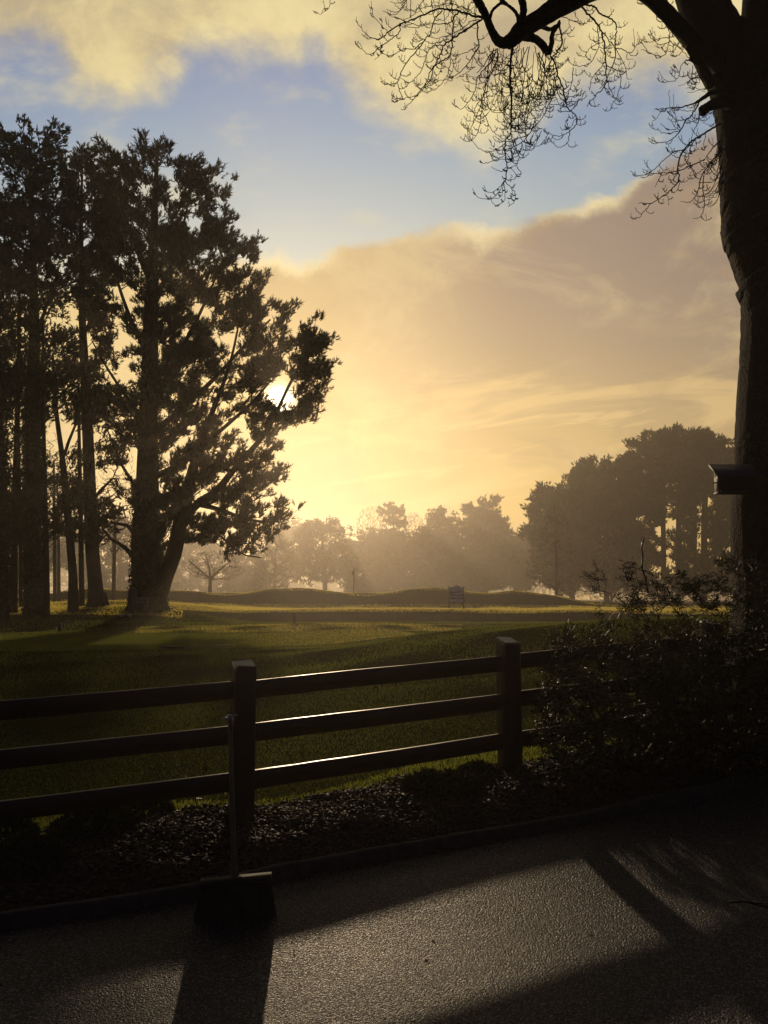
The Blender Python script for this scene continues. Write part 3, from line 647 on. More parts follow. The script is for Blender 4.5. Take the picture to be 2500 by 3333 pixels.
def make_tree(name, label, cat, group, Y, trunk, limbs, crown, kind, dens=1.0, gaps=(), bark=None, leafm=None, thick=.5, ntip=400, **kw):
    """trunk/limbs: lists of (u,v,r_px); crown: list of outlines"""
    tp, tr = pxpath(trunk, Y); b = base_of(trunk[0][0], Y)
    tp = np.vstack([[tp[0][0], Y, b[2] - .25], tp[0:] if tp[0][2] > b[2] + .3 else tp[1:]]); tr = np.r_[tr[0] * 1.15, tr if len(tr) == len(tp) - 1 else tr[1:]]
    if len(tr) < len(tp): tr = np.r_[tr, tr[-1]]
    sp = spline(np.c_[tp, tr], 4); skel = [(sp[:, :3], np.maximum(sp[:, 3], .01))]
    for lb in limbs:
        p, r = pxpath(lb, Y); s = spline(np.c_[p, r], 4); skel.append((s[:, :3], np.maximum(s[:, 3], .008)))
    gsz = kw.get('gsz', 1); grad = kw.get('grad', .3)
    T = [sample_crown(c, Y, max(8, int(ntip * wt / gsz)), thick, gaps) for c, wt in crown] if crown else []
    T = np.concatenate(T) if T else np.zeros((0, 3))
    if gsz > 1 and len(T):          # tips gathered into upright tufts
            T0 = T; T = np.repeat(T, gsz, 0)
            if kind == 'pine':       # plumes that sweep outwards and up
                ax = T0 - np.array([tp[-1][0], Y, 0]); ax[:, 2] = 0; hl = np.linalg.norm(ax, axis=1, keepdims=True); ax = ax / (hl + 1e-6) * np.clip(hl / 2.5, .15, 1); ax[:, 2] = rng.uniform(.35, 1.1, len(ax)); ax = unit(ax + rng.normal(0, .22, ax.shape))
                dc = T0.mean(0) - T0; dc[:, 1] = 0; T = T + np.repeat(unit(dc), gsz, 0) * grad * 1.5
                T = T + np.repeat(ax, gsz, 0) * rng.uniform(-1, 1, (len(T), 1)) * grad * 2.6 + rng.normal(0, grad * .45, T.shape)
            else: T = T + rng.normal(0, 1, T.shape) * [grad, grad, grad * .8]
    for (hu, hv, hr) in kw.get('holes', ()):                     # openings between the boughs
        c_ = P(hu, hv, Y); d_ = np.hypot((T[:, 0] - c_[0] * T[:, 1] / Y), (T[:, 2] - EYE - (c_[2] - EYE) * T[:, 1] / Y)); T = T[(d_ > hr / F * Y) | (rng.random(len(T)) < .10)]
    root = thing(name, (tp[0][0], Y, b[2]), label, cat, group)
    wpx = Y / 768.0
    ch = grow(skel, T, step=kw.get('step', .6 * Y / 38), up=kw.get('up', .6), rt=kw.get('rt', .35 * wpx), gamma=kw.get('gamma', 2.2), wig=kw.get('wig', .1), maxr=kw.get('maxr', tr.max() * .55), sag=kw.get('sag', 0))
    m = MB(); chains_mesh(m, ch, rmin=kw.get('rmin', .16 * wpx), wob=kw.get('wob', .06))
    if kw.get('flare'):
        for q in range(7):
            a = q * .9 + .3; r0 = tr[0]; d = np.array([math.cos(a), math.sin(a), 0]); c0 = np.array([tp[0][0], Y, b[2]])
            tube(m, [c0 + d * r0 * .45 + [0, 0, r0 * 1.3], c0 + d * r0 * .75 + [0, 0, r0 * .45], c0 + d * r0 * 1.15 + [0, 0, -.12]], [r0 * .30, r0 * .26, r0 * .12], 7, cap=False)
    m.build('trunk', bark or M_fbark, root, smooth=False)
    if kind == 'none' or not len(T): return root
    m = MB(); cen = T.mean(0)
    if kind == 'pine':
        o = unit(T - np.array([tp[-1][0], Y, 0]) * [1, 1, 0] - T * [0, 0, 1])
        for part in np.array_split(np.arange(len(T)), max(1, len(T) // 400)):
            m.add(*shoots(T[part], kw.get('crad', .55), kw.get('nsh', 12), kw.get('nl', .24), kw.get('nw', .055), kw.get('K', 7), kw.get('updir', .8), o[part], flat=kw.get('flat', .8)))
    elif kind == 'leaf':
        for part in np.array_split(np.arange(len(T)), max(1, len(T) // 400)):
            m.add(*leaves(T[part], kw.get('crad', 1.2), kw.get('nsh', 40), kw.get('nl', .45), kw.get('asp', .55), kw.get('droop', .3), kw.get('flat', .7)))
    m.build('crown', leafm or M_fleaf, root)
    return root

# ------------------------------------------------------------------ near pines
G1 = 'tall pines at the left edge of the golf course'
big_poly = [(338, 449), (355, 470), (371, 458), (398, 443), (424, 436), (437, 463), (455, 440), (474, 423), (504, 449), (550, 446), (583, 483), (600, 500), (617, 476), (630, 509), (655, 525), (676, 509), (696, 549), (720, 590), (742, 575), (746, 628), (736, 675), (716, 708), (740, 740), (762, 748), (790, 760), (805, 741), (829, 785), (855, 821), (842, 880), (850, 925), (862, 947), (868, 990), (905, 985), (941, 967), (961, 1020), (948, 1066), (930, 1110), (925, 1180), (900, 1260), (935, 1310), (905, 1370), (941, 1440), (935, 1500), (928, 1571), (880, 1600), (842, 1598), (862, 1640), (905, 1660), (948, 1684), (925, 1724), (875, 1735), (895, 1810), (850, 1825), (800, 1855), (775, 1860), (736, 1810), (700, 1783), (640, 1800), (590, 1815), (560, 1790), (470, 1760), (400, 1700), (385, 1600), (350, 1500), (330, 1380), (335, 1250), (345, 1120), (320, 1000), (335, 900), (322, 780), (330, 650), (345, 560)]
outer_poly = [(960, 1130), (981, 1073), (1000, 1085), (1034, 1040), (1044, 1079), (1067, 1106), (1061, 1159), (1074, 1199), (1081, 1252), (1061, 1311), (1034, 1358), (990, 1390), (961, 1417), (900, 1400), (880, 1340), (920, 1320), (960, 1250), (945, 1190)]
gapsC = [(372, 960, 48, 55, .12), (385, 1090, 50, 60, .18), (390, 1240, 52, 60, .15), (385, 1380, 48, 60, .2), (400, 1520, 50, 60, .25), (640, 840, 36, 22, .15), (575, 590, 26, 16, .2), (520, 640, 20, 14, .2), (655, 960, 30, 18, .2), (700, 1050, 34, 14, .15), (620, 1240, 50, 26, .25), (560, 1340, 30, 40, .25), (690, 1330, 60, 34, .25), (800, 1150, 30, 20, .2), (790, 1400, 70, 40, .25), (720, 1500, 60, 30, .3), (880, 1480, 60, 50, .16), (930, 1570, 30, 30, .1), (680, 1680, 40, 20, .3), (560, 1600, 40, 30, .25), (905, 1300, 40, 27, .07), (868, 1290, 16, 14, .2), (955, 1322, 18, 13, .15), (820, 1560, 40, 26, .3), (440, 800, 30, 24, .3), (740, 1200, 40, 20, .3), (430, 1640, 40, 60, .35), (450, 1740, 50, 40, .25)]
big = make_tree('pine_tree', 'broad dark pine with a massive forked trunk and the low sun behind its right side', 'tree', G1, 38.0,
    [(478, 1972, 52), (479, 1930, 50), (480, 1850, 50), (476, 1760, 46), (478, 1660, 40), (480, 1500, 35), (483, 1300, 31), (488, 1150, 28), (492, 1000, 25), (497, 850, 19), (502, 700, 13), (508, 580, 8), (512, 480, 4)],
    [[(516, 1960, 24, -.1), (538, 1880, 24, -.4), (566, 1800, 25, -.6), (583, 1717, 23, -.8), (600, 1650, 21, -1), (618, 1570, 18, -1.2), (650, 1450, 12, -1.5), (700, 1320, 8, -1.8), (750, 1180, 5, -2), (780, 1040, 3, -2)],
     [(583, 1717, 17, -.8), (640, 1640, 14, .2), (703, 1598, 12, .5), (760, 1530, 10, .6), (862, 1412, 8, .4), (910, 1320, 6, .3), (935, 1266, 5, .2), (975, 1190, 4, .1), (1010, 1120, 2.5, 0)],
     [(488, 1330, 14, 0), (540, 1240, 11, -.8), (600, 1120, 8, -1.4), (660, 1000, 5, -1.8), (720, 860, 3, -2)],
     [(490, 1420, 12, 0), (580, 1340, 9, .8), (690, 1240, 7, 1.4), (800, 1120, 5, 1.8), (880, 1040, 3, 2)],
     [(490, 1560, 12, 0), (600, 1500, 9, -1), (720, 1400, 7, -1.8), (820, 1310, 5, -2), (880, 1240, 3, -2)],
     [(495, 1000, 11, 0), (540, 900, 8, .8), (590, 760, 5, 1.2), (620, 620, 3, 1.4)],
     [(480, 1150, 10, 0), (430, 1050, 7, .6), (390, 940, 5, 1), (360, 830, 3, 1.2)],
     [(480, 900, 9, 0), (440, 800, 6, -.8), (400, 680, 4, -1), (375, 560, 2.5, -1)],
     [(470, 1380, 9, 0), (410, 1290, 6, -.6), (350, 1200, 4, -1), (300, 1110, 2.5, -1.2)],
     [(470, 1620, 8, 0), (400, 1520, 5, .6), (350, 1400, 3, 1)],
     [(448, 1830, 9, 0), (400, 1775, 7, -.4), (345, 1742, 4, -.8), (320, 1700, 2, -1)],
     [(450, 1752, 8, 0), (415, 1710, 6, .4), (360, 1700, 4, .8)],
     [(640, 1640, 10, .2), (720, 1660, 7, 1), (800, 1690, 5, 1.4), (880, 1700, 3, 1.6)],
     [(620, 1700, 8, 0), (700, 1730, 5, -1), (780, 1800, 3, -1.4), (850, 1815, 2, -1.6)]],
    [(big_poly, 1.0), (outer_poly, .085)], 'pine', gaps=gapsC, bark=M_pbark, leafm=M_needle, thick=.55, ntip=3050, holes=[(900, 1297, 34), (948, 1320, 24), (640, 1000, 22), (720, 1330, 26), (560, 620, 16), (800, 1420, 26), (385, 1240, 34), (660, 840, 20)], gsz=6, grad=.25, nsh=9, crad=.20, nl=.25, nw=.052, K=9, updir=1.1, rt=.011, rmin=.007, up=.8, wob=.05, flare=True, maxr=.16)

pA = [(-80, 430), (0, 448), (30, 412), (70, 418), (95, 428), (120, 402), (150, 430), (175, 395), (200, 430), (208, 490), (190, 560), (205, 640), (195, 760), (225, 900), (225, 990), (180, 1060), (190, 1150), (130, 1240), (60, 1300), (-80, 1300)]
make_tree('pine_tree', 'tallest and leftmost full pine with an ivy thick straight trunk and blunt top', 'tree', G1, 36.0,
    [(110, 1990, 27), (108, 1850, 26), (105, 1600, 25), (106, 1300, 22), (112, 1050, 16), (108, 850, 11), (102, 700, 8), (98, 560, 5), (95, 460, 3)],
    [[(110, 1120, 8, 0), (150, 1000, 5, .5), (190, 880, 3, .8)], [(108, 960, 7, 0), (60, 860, 5, -.5), (20, 760, 3, -.7)], [(105, 800, 6, 0), (140, 700, 4, .4), (165, 560, 2.5, .6)], [(104, 1350, 7, 0), (170, 1290, 4, -.5), (230, 1270, 2, -.8)]],
    [(pA, 1.0), ([(-60, 1560), (230, 1540), (240, 1640), (200, 1760), (60, 1800), (-60, 1700)], .13), ([(-40, 1260), (250, 1230), (270, 1330), (180, 1380), (-40, 1370)], .12)], 'pine',
    gaps=[(60, 1080, 170, 200, .42), (60, 950, 50, 60, .3), (160, 1120, 50, 50, .3), (10, 1130, 40, 60, .3), (60, 1200, 60, 30, .3), (110, 640, 24, 12, .4), (20, 850, 20, 30, .3)], bark=M_pbark, leafm=M_needle, thick=.7, ntip=1150, gsz=6, grad=.27, nsh=9, crad=.24, nl=.20, nw=.06, K=9, rt=.011, rmin=.007, up=.8, flare=True, maxr=.12)
pB = [(206, 515), (235, 490), (262, 502), (285, 478), (318, 490), (345, 530), (362, 600), (372, 700), (350, 800), (365, 900), (335, 960), (340, 1060), (350, 1160), (330, 1260), (300, 1340), (240, 1330), (215, 1180), (205, 1020), (225, 900), (205, 780), (215, 640)]
make_tree('pine_tree', 'slender pine between the leftmost pine and the broad one, trunk flaring at the foot', 'tree', G1, 39.0,
    [(317, 1965, 29), (310, 1900, 24), (300, 1780, 22), (292, 1600, 20), (286, 1430, 18), (278, 1250, 16), (268, 1050, 12), (264, 850, 9), (264, 680, 6), (268, 540, 3)],
    [[(282, 1380, 7, 0), (340, 1300, 4, .6), (400, 1280, 2.5, .8)], [(270, 1100, 6, 0), (310, 1000, 4, -.5), (340, 900, 2.5, -.8)], [(265, 900, 6, 0), (235, 800, 4, .4), (225, 660, 2.5, .6)], [(295, 1640, 6, 0), (360, 1560, 4, .6), (420, 1560, 2.5, .6)]],
    [(pB, 1.0), ([(240, 1290), (400, 1270), (430, 1330), (410, 1400), (320, 1420), (240, 1390)], .16), ([(310, 1450), (440, 1440), (430, 1510), (340, 1530)], .07), ([(220, 1640), (330, 1620), (350, 1720), (330, 1790), (230, 1790), (150, 1740)], .16)], 'pine',
    gaps=[(280, 1100, 120, 240, .5), (300, 1150, 30, 50, .3), (240, 1100, 24, 50, .3), (300, 760, 20, 20, .4), (320, 1000, 20, 30, .4)], bark=M_pbark, leafm=M_needle, thick=.8, ntip=830, gsz=6, grad=.27, nsh=9, crad=.24, nl=.20, nw=.06, K=9, rt=.011, rmin=.007, up=.8, flare=True, maxr=.11)
make_tree('pine_tree', 'ivy covered pine cut off by the left edge of the view', 'tree', G1, 34.0,
    [(2, 1995, 26), (0, 1800, 22), (-6, 1500, 19), (-10, 1200, 15), (-14, 900, 10), (-15, 650, 5)], [[(-8, 1300, 7, 0), (50, 1200, 4, .5), (90, 1120, 2.5, .8)]],
    [([(-200, 640), (-40, 560), (30, 620), (60, 760), (90, 950), (80, 1250), (60, 1500), (-200, 1550)], 1.0), ([(-60, 1600), (60, 1560), (70, 1800), (-60, 1850)], .2)], 'pine',
    gaps=[(30, 1400, 40, 60, .3), (20, 1000, 30, 50, .4)], bark=M_pbark, leafm=M_needle, thick=.8, ntip=520, gsz=5, grad=.27, nsh=9, crad=.24, nl=.20, nw=.06, K=9, rt=.010, rmin=.007, up=.8, maxr=.1)
slim = [
 ('slim dark pine trunk just right of the tree at the left edge', 37, [(46, 1982, 12), (47, 1800, 11), (50, 1550, 10), (58, 1300, 8), (62, 1050, 6), (64, 860, 3)], [([(0, 900), (120, 860), (130, 1100), (120, 1400), (20, 1500), (-10, 1200)], 1.0)], 190),
 ('thin straight pine trunk close beside the thick ivy covered one', 41, [(68, 1975, 6), (66, 1750, 6), (62, 1500, 5), (60, 1300, 3)], [([(20, 1250), (110, 1240), (120, 1500), (60, 1620), (20, 1500)], 1.0)], 60),
 ('slim straight pine trunk between the ivy covered pine and the leaning one', 35, [(152, 1985, 11), (150, 1800, 10), (146, 1600, 9), (142, 1400, 7), (140, 1200, 5), (142, 1000, 3)], [([(90, 960), (200, 950), (210, 1200), (190, 1350), (100, 1340)], 1.0)], 130),
 ('leaning slim pine trunk that forks halfway up', 37, [(240, 1982, 16), (238, 1880, 14), (228, 1750, 12), (214, 1600, 11), (202, 1480, 9), (188, 1380, 8), (178, 1280, 6), (172, 1150, 4)], [([(120, 1080), (230, 1060), (260, 1240), (200, 1330), (120, 1300)], .8), ([(220, 1480), (270, 1460), (262, 1560), (225, 1560)], .2)], 140),
 ('straight slim pine trunk next to the leaning forked one', 40, [(267, 1972, 10), (265, 1850, 9), (262, 1650, 8), (258, 1450, 6), (256, 1250, 4)], [([(215, 1180), (300, 1180), (310, 1380), (230, 1400)], 1.0)], 80),
 ('thin pine trunk seen far behind the leaning forked one', 52, [(178, 1945, 6), (178, 1800, 6), (176, 1650, 5), (175, 1500, 3)], [([(140, 1480), (215, 1460), (225, 1640), (150, 1660)], 1.0)], 70),
 ('thin pine trunk seen far behind the straight slim one', 54, [(192, 1945, 6), (191, 1800, 5), (189, 1680, 4), (186, 1560, 3)], [([(185, 1540), (260, 1560), (240, 1700), (180, 1690)], 1.0)], 60)]
for lab, Y, tk, cr, nt_ in slim:
    lb = []
    if 'forks' in lab: lb = [[(206, 1490, 6, 0), (226, 1430, 5, .3), (246, 1385, 4, .5), (252, 1320, 3, .6)]]
    make_tree('pine_tree', lab, 'tree', G1, float(Y), tk, lb, cr, 'pine', bark=M_pbark, leafm=M_needle, thick=.9, ntip=int(nt_ * .7), nsh=7, crad=.4, nl=.21, nw=.06, rt=.010, rmin=.008, up=.6, maxr=.06)

# bare twiggy trees behind the pines
G2 = 'bare winter trees behind the left pines'
bare = [
 ('fine twigged bare tree seen through the gap left of the leaning trunk', 52, [(120, 1940, 6), (122, 1800, 5), (126, 1650, 4)], [(30, 1930), (20, 1600), (90, 1380), (180, 1400), (230, 1560), (220, 1780), (160, 1850)], 900),
 ('fine twigged bare tree seen between the slim trunks and the broad pine', 55, [(370, 1940, 7), (372, 1820, 6), (375, 1700, 4)], [(290, 1760), (300, 1500), (360, 1400), (430, 1450), (450, 1640), (430, 1800), (380, 1830)], 800),
 ('bare tree with fine drooping twigs behind the leftmost trunks', 58, [(20, 1945, 7), (18, 1800, 5), (15, 1650, 4)], [(-80, 1850), (-80, 1450), (20, 1350), (80, 1450), (90, 1700), (60, 1850)], 700)]
for lab, Y, tk, cr, nt_ in bare:
    make_tree('bare_tree', lab, 'tree', G2, float(Y), tk, [], [(cr, 1.0)], 'none', ntip=nt_, thick=.9, rt=.012, rmin=.010, step=.5, up=.4, wig=.25, gamma=2.0, maxr=.10)
# ivy on the big trunks
def ivy(root, u0, v0, u1, v1, r0, r1, Y, n):
    t = rng.random(n); a = rng.uniform(0, 6.28, n); A0 = P(u0, v0, Y); A1 = P(u1, v1, Y); R = (r0 + (r1 - r0) * t) / F * Y * rng.uniform(.95, 1.25, n)
    c = A0 + (A1 - A0) * t[:, None] + np.c_[np.cos(a) * R, np.sin(a) * R, np.zeros(n)]
    m = MB(); m.add(*leaves(c, .12, 5, .14, .9)); m.build('ivy', M_shrub, root)
ivy(big, 484, 1960, 478, 1640, 50, 36, 38.0, 700)
pines = [o for o in COL.objects if o.parent is None and o.name.startswith('pine_tree')]
ivy(pines[1], 110, 1990, 106, 1300, 27, 22, 36.0, 1500); ivy(pines[3], 2, 1990, -6, 1400, 26, 18, 34.0, 1200)
# ------------------------------------------------------------------ far trees
M_larch = mat('pale larch bark', (.16, .12, .08), .9, .1, var=.3, vscale=3)
G3 = 'hazy trees beyond the golf course'
G4 = 'pines of the dark grove on the right'
def far(name, label, Y, trunk, crown, kind='leaf', group=G3, n=300, limbs=(), **kw):
    if Y > 100: Y *= 1.08 if group == G4 else 1.3
    d = dict(thick=.5, bark=M_fbark, leafm=M_fleaf, nsh=28, nl=.0034 * Y, crad=.0062 * Y, asp=.6, up=.6, maxr=.0022 * Y, rt=.0005 * Y, rmin=.00022 * Y, step=.012 * Y, wob=0)
    d.update(gsz=1 if kind == 'none' else 3, grad=.0042 * Y); d.update(kw); crown = crown if crown and isinstance(crown[0][0], list) else [(crown, 1.0)]
    return make_tree(name, label, 'tree', group, float(Y), trunk, list(limbs), crown, kind, ntip=int(n * 1.5) if kind == 'leaf' else n, **d)
PN = dict(kind='pine', nsh=16, K=6)
def pn(Y): return dict(kind='pine', nsh=9, K=7, crad=.0050 * Y, nl=.0050 * Y, nw=.0017 * Y, updir=.9, gsz=6, grad=.0050 * Y)

far('broadleaf_tree', 'lacy gum tree with a rounded crown left of the flag', 150, [(1058, 1940, 8), (1057, 1850, 7), (1050, 1780, 5), (1052, 1730, 3)],
    [(965, 1850), (958, 1790), (975, 1740), (990, 1712), (1010, 1700), (1030, 1692), (1055, 1702), (1085, 1698), (1108, 1722), (1125, 1765), (1142, 1790), (1148, 1850), (1120, 1890), (1080, 1870), (1030, 1890), (990, 1895)],
    leafm=M_gum, n=330, gaps=[(1040, 1760, 22, 22, .25), (1085, 1740, 14, 20, .25), (1000, 1830, 18, 20, .3), (1090, 1850, 18, 20, .3)], limbs=[[(1056, 1840, 4, 0), (1020, 1790, 3, 1), (1000, 1740, 2, 2)], [(1056, 1820, 4, 0), (1090, 1770, 3, -1), (1105, 1730, 2, -2)]], nsh=26, droop=.8)
far('broadleaf_tree', 'pale hazy tree peeping out behind the lacy gum tree', 230, [(930, 1945, 8), (932, 1800, 6), (935, 1740, 4)], [(880, 1860), (885, 1730), (915, 1700), (950, 1690), (985, 1705), (1000, 1760), (990, 1860), (930, 1890)], n=200)
far('broadleaf_tree', 'ragged small tree with drooping sprays right of the broad pine', 120, [(895, 1945, 5), (895, 1850, 4), (897, 1790, 3)], [(835, 1900), (830, 1800), (860, 1745), (900, 1735), (940, 1770), (968, 1810), (960, 1850), (940, 1870), (930, 1910), (880, 1925)], leafm=M_gum, n=240, nsh=16, nl=.36, gaps=[(890, 1830, 20, 30, .3)], droop=1.2)
far('bare_tree', 'spreading bare tree on the mound between the broad pine and the ragged tree', 78, [(684, 1935, 6), (684, 1895, 6), (684, 1875, 5)], [(590, 1850), (600, 1820), (640, 1800), (690, 1790), (740, 1800), (790, 1830), (800, 1870), (740, 1890), (640, 1885)], kind='none', n=420, rt=.016, rmin=.018, maxr=.12, wig=.2, thick=.8,
    limbs=[[(684, 1885, 4, 0), (650, 1855, 3, .5), (615, 1825, 2, 1)], [(684, 1885, 4, 0), (715, 1855, 3, -.5), (745, 1830, 2, -1)], [(684, 1880, 3.5, 0), (680, 1840, 2.5, .5), (670, 1805, 1.5, .7)]])
far('broadleaf_tree', 'dense low tree just behind the spreading bare tree', 135, [(790, 1945, 5), (790, 1880, 4), (790, 1840, 3)], [(740, 1930), (735, 1850), (770, 1800), (820, 1790), (860, 1830), (865, 1930)], n=200)
far('broadleaf_tree', 'dim rounded tree under the lowest boughs of the broad pine', 170, [(620, 1945, 7), (620, 1850, 5), (620, 1800, 3)], [(545, 1935), (540, 1800), (600, 1740), (680, 1740), (730, 1800), (740, 1935)], n=320)
far('broadleaf_tree', 'dim thicket tree seen between the broad pine and its slender neighbour', 125, [(390, 1945, 7), (390, 1850, 5), (390, 1790, 3)], [(300, 1935), (300, 1770), (360, 1690), (430, 1680), (500, 1760), (560, 1800), (560, 1935)], n=420)
far('broadleaf_tree', 'dim thicket tree behind the leaning and slim trunks', 135, [(190, 1945, 7), (190, 1850, 5), (190, 1800, 3)], [(130, 1860), (125, 1780), (180, 1720), (260, 1720), (300, 1780), (310, 1900), (260, 1890), (210, 1840)], n=260)
far('broadleaf_tree', 'dim thicket tree behind the trunks at the left edge', 130, [(30, 1945, 7), (30, 1850, 5), (30, 1800, 3)], [(-120, 1935), (-120, 1700), (-20, 1650), (80, 1700), (120, 1800), (110, 1860), (60, 1935)], n=320)
far('bare_tree', 'bare vase shaped tree standing left of the umbrella crowned one', 190, [(1205, 1945, 4), (1205, 1850, 4), (1205, 1790, 3)], [(1180, 1800), (1160, 1740), (1158, 1690), (1175, 1660), (1205, 1645), (1235, 1655), (1252, 1690), (1248, 1740), (1225, 1800)], kind='none', n=750, up=1.6, wig=.05, rt=.06, rmin=.06, maxr=.2, thick=.8)
far('broadleaf_tree', 'umbrella crowned gum tree with a bare stem on the skyline', 175, [(1287, 1945, 4), (1287, 1850, 4), (1284, 1780, 3.5), (1283, 1720, 2.5), (1276, 1670, 2)],
    [([(1234, 1665), (1240, 1648), (1262, 1640), (1285, 1648), (1288, 1668), (1262, 1672)], .3), ([(1278, 1668), (1292, 1652), (1312, 1655), (1320, 1672), (1300, 1682)], .22), ([(1256, 1690), (1275, 1678), (1290, 1690), (1280, 1706), (1258, 1704)], .16), ([(1290, 1705), (1310, 1695), (1322, 1712), (1300, 1722)], .12), ([(1245, 1745), (1262, 1720), (1285, 1735), (1270, 1770), (1250, 1775)], .2), ([(1292, 1760), (1310, 1735), (1330, 1740), (1320, 1775)], .15)],
    leafm=M_gum, n=110, nsh=15, flat=.6, gsz=3, grad=.6, crad=.9)
far('bare_tree', 'bare vase shaped tree standing right of the umbrella crowned one', 200, [(1350, 1945, 4), (1350, 1850, 4), (1350, 1790, 3)], [(1330, 1790), (1312, 1740), (1316, 1690), (1335, 1668), (1355, 1664), (1378, 1690), (1385, 1720), (1370, 1790)], kind='none', n=550, up=1.6, wig=.05, rt=.06, rmin=.06, maxr=.2, thick=.8)
far('bare_tree', 'faint bare tree just left of the tall pointed conifer', 215, [(1480, 1945, 4), (1480, 1850, 4), (1478, 1790, 3)], [(1450, 1780), (1445, 1700), (1460, 1668), (1480, 1664), (1500, 1690), (1505, 1770)], kind='none', n=300, up=1.4, wig=.05, rt=.05, rmin=.05, maxr=.2, thick=.8)
far('broadleaf_tree', 'dense clump topped tree left of the tall pointed conifer', 165, [(1440, 1945, 6), (1438, 1850, 5), (1430, 1760, 4)], [(1380, 1850), (1378, 1770), (1388, 1720), (1400, 1690), (1420, 1665), (1440, 1668), (1455, 1688), (1475, 1680), (1492, 1705), (1498, 1760), (1490, 1850)], n=330, leafm=M_gum, flat=.6)
hedge = [('left part', 168, (1135, 1230), 1735), ('x', 160, (1215, 1310), 1728), ('x', 158, (1290, 1400), 1722), ('x', 150, (1390, 1490), 1738)]
hl = ['hazy dense tree directly behind the flag', 'hazy dense tree below the umbrella crowned gum', 'hazy dense tree below the right vase shaped bare tree', 'hazy dense tree at the left foot of the dark wide conifer']
for (_, Y, (ua, ub), vt), lab in zip(hedge, hl):
    um = (ua + ub) / 2
    far('broadleaf_tree', lab, Y, [(um, 1945, 5), (um, 1850, 5), (um, 1790, 3)], [(ua - 8, 1935), (ua - 10, 1800), (ua + 5, vt + 18), (ua + 25, vt + 4), (um, vt + 14), (ub - 25, vt - 4), (ub - 5, vt + 14), (ub + 10, 1800), (ub + 8, 1935)], n=340)
Yc = 165
far('conifer_tree', 'tall pointed conifer with tiered boughs on the skyline', Yc, [(1580, 1945, 7), (1580, 1800, 6), (1578, 1700, 4), (1574, 1640, 2), (1572, 1618, 1)],
    [(1515, 1760), (1512, 1725), (1530, 1715), (1520, 1695), (1535, 1672), (1538, 1640), (1545, 1622), (1555, 1645), (1562, 1622), (1572, 1612), (1585, 1628), (1598, 1622), (1605, 1650), (1622, 1672), (1635, 1695), (1648, 1712), (1655, 1745), (1664, 1775), (1640, 1800), (1540, 1800)], **{**pn(Yc * 1.3), 'n': 480, 'flat': .5}, gaps=[(1548, 1700, 8, 26, .3), (1562, 1670, 6, 14, .3), (1560, 1740, 8, 16, .3)])
far('conifer_tree', 'dark wide conifer with sweeping boughs in front of the tall pointed one', 140, [(1580, 1945, 8), (1580, 1850, 7), (1575, 1790, 4), (1570, 1750, 2)],
    [(1450, 1935), (1452, 1880), (1470, 1850), (1465, 1830), (1490, 1800), (1488, 1785), (1515, 1765), (1525, 1745), (1560, 1735), (1600, 1750), (1650, 1750), (1690, 1760), (1730, 1770), (1740, 1935)], **{**pn(182), 'n': 1000, 'flat': .5}, thick=.35)
for lab, (ua, ub), vt, Y in [('small spiky conifer in the dip left of the dark pine grove', (1655, 1700), 1742, 150), ('smallest spiky conifer touching the left edge of the dark pine grove', (1690, 1735), 1730, 140)]:
    um = (ua + ub) / 2; far('conifer_tree', lab, Y, [(um, 1945, 4), (um, 1850, 3), (um, 1770, 2), (um, vt, 1)], [(ua, 1935), (ua - 6, 1850), (ua + 8, 1790), (um - 4, vt + 8), (um, vt - 4), (um + 6, vt + 14), (ub, 1790), (ub + 6, 1850), (ub, 1935)], **{**pn(Y * 1.3), 'n': 130})
Y = 105
gr = dict(pn(Y * 1.12)); gr.update(group=G4, bark=M_pbark, leafm=M_needle)
far('pine_tree', 'leftmost pine of the dark grove with layered boughs reaching left', Y, [(1862, 1945, 9), (1858, 1800, 8), (1850, 1680, 6), (1842, 1600, 4)],
    [([(1716, 1665), (1712, 1640), (1735, 1630), (1757, 1616), (1770, 1590), (1790, 1576), (1806, 1590), (1833, 1567), (1850, 1534), (1872, 1520), (1900, 1540), (1930, 1600), (1940, 1750), (1900, 1935), (1760, 1935), (1735, 1850), (1752, 1790), (1715, 1760), (1708, 1735), (1745, 1715), (1730, 1690)], 1.0)],
    **{**gr, 'n': 1300, 'flat': .55}, limbs=[[(1855, 1780, 4, 0), (1790, 1720, 3, 1), (1730, 1680, 2, 1.5)], [(1850, 1700, 4, 0), (1800, 1640, 3, -1), (1765, 1610, 2, -1.5)]], gaps=[(1775, 1670, 22, 10, .15), (1760, 1740, 16, 10, .2), (1800, 1625, 14, 8, .3)])
far('pine_tree', 'second dark pine of the grove with a jagged rounded top', 110, [(1975, 1945, 9), (1972, 1800, 8), (1965, 1650, 5), (1960, 1540, 3)],
    [([(1850, 1560), (1870, 1512), (1904, 1491), (1935, 1498), (1955, 1484), (1975, 1498), (1990, 1476), (2010, 1500), (2034, 1456), (2060, 1480), (2080, 1600), (2090, 1800), (2080, 1935), (1880, 1935), (1850, 1750)], 1.0)], **{**gr, **pn(122), 'n': 1500})
